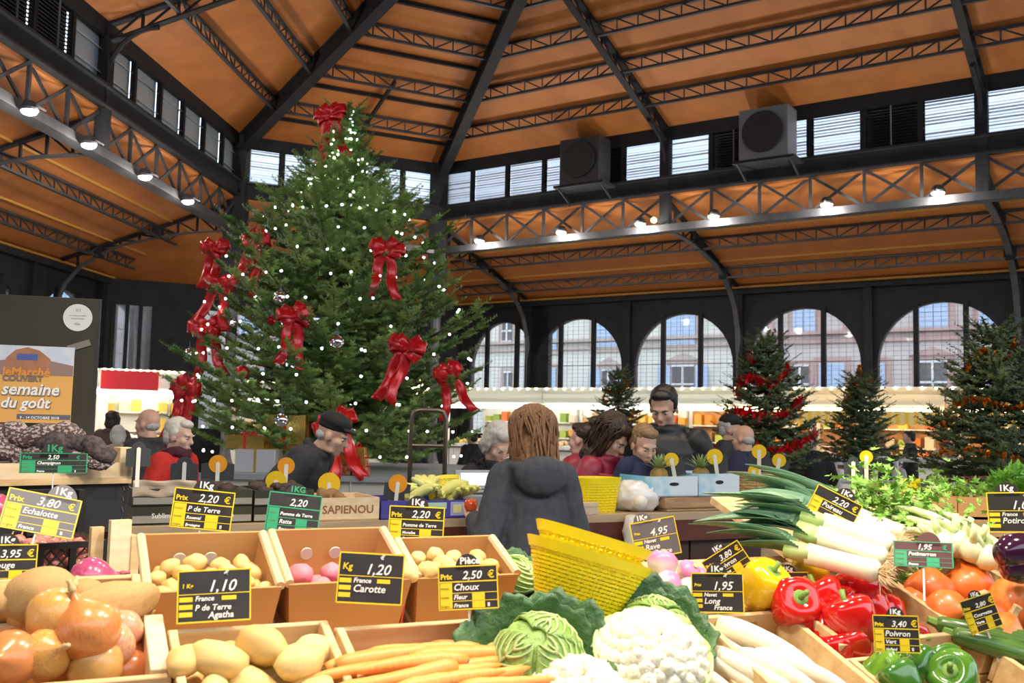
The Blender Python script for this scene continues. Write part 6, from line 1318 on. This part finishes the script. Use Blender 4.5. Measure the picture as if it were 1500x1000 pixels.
def person(label,loc,H,face,top,hair=None,hairstyle='short',lean=0,hp=0,hy=0,ht=0,arms=None,hood=False,cap_=None,trous=None,puff=1.0,sk=None,vox=.009,stripes=False,fur=None,long_=0,child=1.0,grp='people in the market',cat='person',extra=None,shw=.165,scarf=None,hands=(False,False),beard=None):
    """face: heading of the gaze in the ground plane (0 = +x, pi/2 = away from the viewer)"""
    s=H/1.75; sk=sk or skin; t=thing('person',label,cat,loc,(0,0,face-math.pi/2),grp)
    HIP=V((0,0,.93)); Rl=Matrix.Rotation(-lean,3,'X')
    def U(p): return HIP+Rl@(V(p)-HIP)              # upper body point with lean
    hs=child
    HC=U((0,.02,1.6)); Rh=Rl@Matrix.Rotation(hy,3,'Z')@Matrix.Rotation(-hp,3,'X')@Matrix.Rotation(ht,3,'Y')
    def Hd(p): return HC+Rh@(V(p)*hs)
    bd=MB()
    def he(c,r): bd.ball(Hd(c),(1,1,1),14,mx=Rh@Matrix.Diagonal(tuple(q*hs for q in ((r,)*3 if isinstance(r,float) else r)))) 
    he((0,-.012,.04),(.076,.094,.088)); he((0,.03,-.035),(.06,.064,.078)); he((0,.062,-.094),(.03,.026,.024)); he((0,.078,.026),(.052,.022,.016))
    for sx in (-1,1): he((sx*.036,.058,-.022),(.028,.03,.028)); he((sx*.079,-.004,-.008),(.011,.022,.032)); he((sx*.04,.02,-.085),(.022,.04,.02))
    bd.tube([Hd((0,.088,.016)),Hd((0,.104,-.012)),Hd((0,.112,-.03))],[.009*hs,.012*hs,.015*hs],8); he((0,.108,-.03),(.018,.013,.011)); he((0,.09,-.062),(.024,.012,.0065)); he((0,.088,-.073),(.02,.012,.007))
    cap(bd,U((0,-.012,1.42)),Hd((0,-.02,-.06)),.058,.055*hs,n=14)
    bd.tube([U((0,0,.85)),U((0,0,1.1)),U((0,0,1.35)),U((0,0,1.45))],[.13,.12,.14,.07],14,flat=.65)
    # arms: list of (elbow, wrist) local points per side
    arms=arms or [((-.27,-.02,1.14),(-.25,.14,.95)),((.27,-.02,1.14),(.25,.14,.95))]
    sh=[U((-shw,0,1.405)),U((shw,0,1.405))]; A_=[]
    for k in (0,1):
        e,w_=arms[k]; e,w_=U(e),U(w_); A_.append((sh[k],e,w_)); cap(bd,sh[k],e,.045,.037); cap(bd,e,w_,.036,.026)
    for k,sx in enumerate((-1,1)): cap(bd,(sx*.09,0,.92),(sx*.1,.02,.5),.07,.05); cap(bd,(sx*.1,.02,.5),(sx*.1,0,.09),.05,.035)
    body=remesh(bd,vox,4)
    # hands with five fingers appended
    hb=MB()
    for k in (0,1):
        S,e,w_=A_[k]; d=(w_-e).normalized(); sx=-1 if k==0 else 1
        x=V((1,0,0)); x=(x-d*x.dot(d)).normalized(); n=d.cross(x)
        pc=w_+d*.055; hb.ball(pc,1,10,mx=Matrix(((x.x*.04,d.x*.055,n.x*.017),(x.y*.04,d.y*.055,n.y*.017),(x.z*.04,d.z*.055,n.z*.017))))
        for i,(o_,L_) in enumerate(((-.03,.062),(-.01,.074),(.011,.07),(.03,.055))):
            b=w_+d*.09+x*o_; m=b+d*L_*.5-n*.012*(1+i*.2); q=b+d*L_*.78-n*.035; hb.tube([b-d*.02,b,m,q],[.0095,.009,.0085,.007],7)
        b=w_+d*.04-x*sx*.036; hb.tube([b,b+d*.03-x*sx*.02-n*.012,b+d*.055-x*sx*.018-n*.028],[.012,.0105,.008],7)
    me=setmat(body,sk)
    k0=len(me.vertices); bm=bmesh.new(); bm.from_mesh(me); hm=hb.mesh('h',sk,True); bm.from_mesh(hm); bm.to_mesh(me); bm.free(); bpy.data.meshes.remove(hm)
    o=obj('body',me,t); 
    # face parts
    for sx in (-1,1):
        MB().ball(Hd((sx*.031,.078,.004)),(1,1,1),8,mx=Rh@Matrix.Diagonal((.012*hs,.01*hs,.007*hs))).build('eye',eyew,t,smooth=True); MB().ball(Hd((sx*.031,.0865,.001)),(1,1,1),8,mx=Rh@Matrix.Diagonal((.006*hs,.004*hs,.005*hs))).build('pupil',eyed,t,smooth=True)
        if hair: MB().tube([Hd((sx*.015,.099,.022)),Hd((sx*.034,.098,.029)),Hd((sx*.05,.086,.023))],[.0035*hs,.0042*hs,.002*hs],5).build('eyebrow',hair,t)
    MB().ball(Hd((0,.0985,-.0665)),(1,1,1),10,mx=Rh@Matrix.Diagonal((.019*hs,.006*hs,.0065*hs))).build('mouth',lipm,t,smooth=True)
    # hair
    if hair:
        hm=MB()
        def hh(c,r): hm.ball(Hd(c),(1,1,1),16,mx=Rh@Matrix.Diagonal(tuple(q*hs for q in r)))
        if hairstyle=='short': hh((0,-.03,.06),(.082,.092,.082)); hh((0,.035,.1),(.062,.05,.036)); hh((0,-.06,.0),(.074,.06,.08)); [hh((sx*.07,-.01,.03),(.018,.03,.045)) for sx in (-1,1)]
        elif hairstyle=='bald': hh((0,-.052,-.012),(.074,.052,.045))
        elif hairstyle=='bob':
            hh((0,-.03,.06),(.09,.1,.09)); hh((0,.035,.1),(.066,.055,.04)); hh((0,-.07,-.03),(.088,.06,.1)); [hh((sx*.078,-.015,-.0),(.024,.05,.08)) for sx in (-1,1)]
        elif hairstyle=='long':
            hh((0,-.035,.06),(.104,.11,.098)); hh((0,.04,.1),(.07,.055,.038)); hh((0,-.075,-.05),(.112,.07,.13)); hh((0,-.085,-.15),(.112,.055,.08)); [hh((sx*.085,-.015,-.04),(.03,.055,.12)) for sx in (-1,1)]; [hh((sx*.08,-.02,-.15),(.035,.05,.07)) for sx in (-1,1)]
        elif hairstyle=='bun': hh((0,-.03,.06),(.084,.094,.084)); hh((0,.035,.1),(.062,.05,.036)); hh((0,-.07,.0),(.074,.05,.07)); hh((0,-.1,.14),(.045,.045,.045))
        m=remesh(hm,.006,3,.012 if hairstyle=='long' else .007,24,seed=H*10); obj('hair',setmat(m,hair),t)
        if hairstyle=='long':      # loose wavy locks over the mass of hair
            lk_=MB(); rn=random.Random(int(H*100))
            for k in range(110):
                a=rn.uniform(-math.pi-.75,.75); ph=rn.uniform(0,6); L_=rn.uniform(.6,1.08); pts=[]
                for q in np.linspace(.05,1,10):
                    th=q*L_*2.0; R=.108+.012*q+rn.uniform(-.003,.003); rr=R*math.sin(min(th,1.57)); z=.06+.1*math.cos(min(th,1.57))-max(0,th-1.57)*.5+.006*math.sin(q*14+ph)
                    pts.append(Hd((rr*math.cos(a+.2*math.sin(q*8+ph)),-.035+rr*math.sin(a+.2*math.sin(q*8+ph))*1.02,z)))
                lk_.tube(pts,[.0045*hs+.0045*math.sin(math.pi*q) for q in np.linspace(.15,.95,10)],5)
            lk_.build('hair_locks',hair,t,smooth=True,kind='stuff')
    if beard:
        bm_=MB(); bm_.ball(Hd((0,.045,-.095)),(1,1,1),12,mx=Rh@Matrix.Diagonal((.056,.05,.03))); obj('beard',setmat(remesh(bm_,.007,2,.003,40),beard),t)
    # jacket
    jk=MB(); pf=puff; L0=.78-long_
    ks=shw/.185; rows=[(L0,.195*pf),(.92,.185*pf),(1.08,.175*pf),(1.22,.19*pf*ks),(1.34,.185*pf*ks),(1.42,.14*pf*ks),(1.475,.085)]
    jk.tube([U((0,.0,z)) if z>=.93 else V((0,0,z)) for z,_ in rows],[r for _,r in rows],20,flat=.7)
    for k in (0,1):
        S,e,w_=A_[k]; cap(jk,S,S.lerp(e,.55),.078*pf,.07*pf); cap(jk,S.lerp(e,.5),e,.071*pf,.064*pf); cap(jk,e,e.lerp(w_,.55),.07*pf,.058*pf); cap(jk,e.lerp(w_,.5),e.lerp(w_,.98),.058*pf,.047*pf)
    ncol=16; jk.tube([U((.075*math.cos(a),.075*math.sin(a)-.01,1.475)) for a in np.linspace(0,6.2832,ncol)],.03 if not hood else .036,8,cap=False)
    if hood: jk.ball(U((0,-.13,1.41)),(.14,.075,.1),14); jk.tube([U((.13*math.cos(a),.02+.13*math.sin(a)-.05,1.46+.02*math.sin(a))) for a in np.linspace(2.6,6.8,12)],[.035]*12,8)
    m=remesh(jk,vox*1.15,5,.008,9,seed=H*7); obj('jacket',setmat(m,top),t)
    if stripes:     # quilting seams as rolls
        sm=MB()
        for z in np.arange(.86,1.4,.075): sm.tube([U((.19*pf*math.cos(a)*(1.02 if z<1.3 else .98),.135*pf*math.sin(a),z)) for a in np.linspace(0,6.2832,26)],.012,6,cap=False)
        sm.build('quilted_rolls',top,t,smooth=True)
    if fur:
        fm=MB(); rn=random.Random(3)
        for k in range(420):
            a=rn.uniform(2.5,6.95); c=U((.13*math.cos(a),.0+.12*math.sin(a),1.47+.03*math.sin(a)))+V((rn.gauss(0,.02),rn.gauss(0,.02),rn.gauss(0,.025))); d=V((rn.gauss(0,1),rn.gauss(0,1),rn.gauss(0,1))).normalized()*.035; sd=d.cross(V((0,0,1))).normalized()*.004; fm.add([c-sd,c+sd,c+d],[(0,1,2)])
        fm.build('fur_trim',fur,t,kind='stuff')
    if scarf:
        sm=MB()
        for z,r in ((1.475,.09),(1.5,.085)): sm.tube([U((r*math.cos(a),r*math.sin(a)*.95+.005,z+.012*math.sin(3*a))) for a in np.linspace(0,6.2832,20)],.028,8,cap=False)
        obj('scarf',setmat(remesh(sm,.008,3,.004,20),scarf),t)
    if cap_:
        cm=MB(); cm.ball(Hd((0,-.012,.09)),(1,1,1),18,mx=Rh@Matrix.Diagonal((.092,.108,.062))); cm.ball(Hd((0,.085,.066)),(1,1,1),14,mx=Rh@Matrix.Diagonal((.065,.05,.012))); cm.ball(Hd((0,-.02,.055)),(1,1,1),16,mx=Rh@Matrix.Diagonal((.086,.102,.035)))
        obj('cap',setmat(remesh(cm,.006,3),cap_),t)
    tr=MB(); 
    for sx in (-1,1): cap(tr,(sx*.088,0,.93),(sx*.1,.02,.5),.1,.075,n=14); cap(tr,(sx*.1,.02,.5),(sx*.1,0,.07),.075,.06,n=14)
    tr.ball((0,0,.92),(.17,.12,.1),16); obj('trousers',setmat(remesh(tr,vox*1.5,4,.006,8),trous or M('dark_trousers',(.02,.021,.026),.8)),t)
    for sx in (-1,1): MB().ball((sx*.1,.06,.035),(.048,.13,.04),12).build('shoe',blackm,t,smooth=True)
    t.scale=(s,)*3
    return t,A_,s
def fab(n,c,c2=None,r=.85): return M(n,c,r,0,col2=c2 or tuple(x*1.25 for x in c),nscale=30,bump=.25,bscale=90)
navy=fab('navy_hoodie_fleece',(.04,.045,.058),(.055,.06,.075)); blk=fab('black_coat_cloth',(.014,.014,.015)); blkp=M('black_puffer_shell',(.016,.017,.018),.5,0,bump=.15,bscale=30); burg=M('burgundy_puffer_shell',(.26,.014,.035),.45,0,col2=(.32,.022,.048),nscale=8,bump=.15,bscale=25); redc=fab('red_wool_coat',(.5,.02,.012),(.58,.03,.018)); nvc=fab('dark_navy_coat',(.018,.02,.032)); grc=fab('charcoal_jacket',(.03,.031,.034))
greyh=M('silver_grey_hair',(.55,.53,.5),.6,0,col2=(.38,.36,.34),nscale=30,stretch=(6,6,1)); whiteh=M('white_hair',(.7,.66,.58),.6,0,col2=(.58,.54,.47),nscale=30,stretch=(6,6,1)); brh=M('chestnut_hair',(.17,.075,.03),.5,0,col2=(.3,.15,.06),nscale=24,stretch=(7,7,.8),bump=.4,bscale=60); dkh=M('dark_brown_hair',(.03,.016,.01),.5,0,col2=(.05,.028,.016),nscale=30,stretch=(6,6,1)); blh=M('dark_blond_hair',(.22,.13,.06),.6,0,col2=(.3,.19,.09),nscale=30); blackh=M('black_hair',(.014,.011,.01),.5)
def ft(px,Y): return Z(at(px,650,Y),0)
def hgt_at(px,py,Y): return at(px,py,Y).z
# brown-haired woman with her back to us, tomato in the left hand
w,Aw,sw=person('brown-haired woman in a navy hoodie with her back turned, holding a tomato',ft(786,4.75),hgt_at(790,597,4.75)+.0,math.pi/2+.28,navy,brh,'long',lean=.1,hp=.15,hood=True,puff=1.08,shw=.15,arms=[((-.255,-.05,1.1),(-.25,.19,1.2)),((.24,.02,1.12),(.14,.22,1.02))],vox=.008)
wr=w.matrix_world if False else None
def wpt(t,p):
    return t.location+Matrix.Rotation(t.rotation_euler.z,3,'Z')@(V(p)*t.scale.x)
S,e_,w_=Aw[0]; d=(w_-e_).normalized(); tp=wpt(w,w_+d*.09+V((0,.01,.045)))
t=thing('tomato','round orange red tomato held in the hand of the brown-haired woman','tomato',tp); MB().lathe([(.004,-.03),(.02,-.029),(.032,-.012),(.034,.004),(.026,.024),(.01,.028),(.004,.024)],20).build('fruit',M('tomato_skin',(.75,.1,.02),.2,coat=.5),t,smooth=True); MB().ball((0,0,.026),(.008,.008,.004),8).build('calyx',M('pepper_stem'),t)
person('grey-haired woman in a black fur-hooded coat looking down at the scale',ft(718,5.95),hgt_at(722,614,5.95),-math.pi/2+.55,blk,greyh,'bob',lean=.12,hp=.5,arms=[((-.27,.02,1.14),(-.12,.24,1.1)),((.27,.02,1.14),(.14,.24,1.1))],fur=M('black_fur',(.012,.011,.011),.9),sk=skinp)
person('tall dark-haired man in a black hooded coat looking down',ft(974,6.6),hgt_at(972,566,6.6)+.02,-math.pi/2-.3,blkp,blackh,'short',lean=.06,hp=.4,hy=-.1,hood=True,puff=1.12,shw=.195,arms=[((-.3,-.02,1.14),(-.24,.2,1.08)),((.3,-.02,1.14),(.22,.22,1.04))],beard=M('stubble',(.2,.12,.08),.8))
bx_=ft(938,6.15); stp=thing('step_box','low wooden box the small boy stands on','box',bx_); 
hb_=hgt_at(935,632,6.45); SBX=hb_-1.12
MB().box((0,0,SBX/2-.002),(.4,.35,SBX-.004)).build('box',oldw,stp)
person('small boy in a navy jacket looking down at the fruit',bx_+V((0,0,SBX)),1.14,-math.pi/2+.35,fab('blue_boy_jacket',(.022,.028,.075)),blh,'short',lean=.08,hp=.35,child=1.42,hood=True,puff=1.15,sk=skinp,vox=.011)
person('dark-haired woman in a burgundy quilted coat leaning over the counter',ft(868,6.3),hgt_at(905,612,6.3)+.03,-.65,burg,dkh,'long',lean=.2,hp=.42,puff=1.12,stripes=True,sk=skinp)
person('girl with a hair bun and burgundy hood behind the dark-haired woman',ft(856,7.0),hgt_at(858,616,7.0),math.pi-.6,burg,dkh,'bun',hood=True,puff=1.15,sk=skinp,vox=.011)
person('bending man in a black cap and dark jacket',ft(395,6.5),1.80,-.12,grc,greyh,'bald',lean=.62,hp=-.25,cap_=blk,puff=1.3,arms=[((-.27,.02,1.12),(-.2,.22,1.0)),((.27,.02,1.12),(.2,.22,1.0))])
person('white-haired woman in a red coat seen in profile',ft(252,6.7),hgt_at(258,611,6.7)+.01,-.2,redc,whiteh,'short',lean=.05,hp=.12,puff=1.2,scarf=fab('dark_wine_scarf',(.06,.012,.02)),sk=skinp)
person('balding grey man in a dark jacket behind the red coat',ft(218,7.7),hgt_at(215,594,7.7),math.pi-.3,grc,greyh,'bald',puff=1.25,vox=.012)
person('man in a dark flat cap beside the red-garland tree',ft(1068,9.6),hgt_at(1074,606,9.6),-.5,grc,greyh,'short',cap_=blk,puff=1.1,vox=.012,beard=M('grey_beard',(.4,.38,.35),.8))
person('balding man in a navy coat with his back turned',ft(1092,8.7),hgt_at(1086,619,8.7),math.pi-.7,M('navy_overcoat',(.02,.022,.06),.8,0,bump=.2,bscale=60),greyh,'bald',hp=.1,puff=1.15,vox=.012)
FAR=[('person in a dark coat with back turned near the little tree',1190,12.,630,math.pi/2,blk,greyh,'bald'),('person in dark clothes beside the dark-coated one',1158,12.5,640,1.2,nvc,dkh,'short'),('dark-haired person in front of the yellow awning',1296,15.,655,2.6,grc,dkh,'bob'),('man all in black standing at the yellow awning stall',1333,18.,629,math.pi-.3,blk,blackh,'short'),('red-haired person at the stall by the gold-garland tree',1384,17.,636,.3,fab('beige_coat',(.45,.33,.25)),M('ginger_hair',(.5,.1,.02),.6),'bob'),('dark-haired woman at the stall beside the poster board',163,13.,600,1.5,M('brown_coat',(.12,.07,.05),.8),dkh,'bob'),('person in beige at the stall beside the poster board',172,11.5,622,2.0,fab('beige_coat',(.45,.33,.25)),whiteh,'bob'),('dark figure behind the grey-haired woman',692,15.,628,2.4,blk,blackh,'short'),('person half hidden by the far white stall',606,17.,636,2.,grc,dkh,'short'),('shopper in a pale coat at the far right stall',1312,16.,668,.5,fab('pale_coat',(.5,.47,.45)),dkh,'bob')]
for l,px,Y,py,fc,tm,hm,hs in FAR: person(l,ft(px,Y),max(1.25,hgt_at(px,py,Y)),fc,tm,hm,hs,vox=.018,puff=1.12)
# ================================================================= STALL LAMPS OVER THE DISPLAY, ADDED LAMPS OVER THE COUNTER
shade=M('green_enamel_shade',(.03,.1,.06),.3)
for i,(x,y,z,pw,l) in enumerate(((-.7,1.3,3.05,95,'left'),(.35,1.75,3.05,105,'middle'),(1.25,2.1,3.1,95,'right'),(-1.6,4.6,4.4,110,'added counter left'),(.3,5.4,4.8,120,'added counter middle'),(2.0,6.4,5.2,110,'added counter right'))):  # all hang out of view; counter ones are added to light the counter
    t=thing('pendant_lamp','enamel pendant lamp hanging over the stall, '+l+' one','lamp',(x,y,z),group='pendant lamps over the stall')
    MB().lathe([(.03,.16),(.06,.13),(.16,.02),(.17,0),(.16,.0),(.055,.11)],20).build('shade',shade,t,smooth=True); MB().ball((0,0,.03),.04,12).build('bulb',M('lit_lamp_bulb',(1,.9,.75),.3,emit=(1,.87,.68),es=20),t,smooth=True); MB().tube([(0,0,.16),(0,0,2.2)],.006,5).build('cord',blackm,t)
    point_light('pendant_light',(x,y,z-.03),pw,(1,.86,.68),.1,spot=2.6,aim=(x,y+.2,0))
# ================================================================= CLEAN-UP OF PATTERNS USED ONLY FOR COPYING
for o in [o for o in bpy.data.objects if o.get('label')=='x']:
    for c in list(o.children): bpy.data.objects.remove(c)
    bpy.data.objects.remove(o)
bpy.data.scenes.remove(TMP)
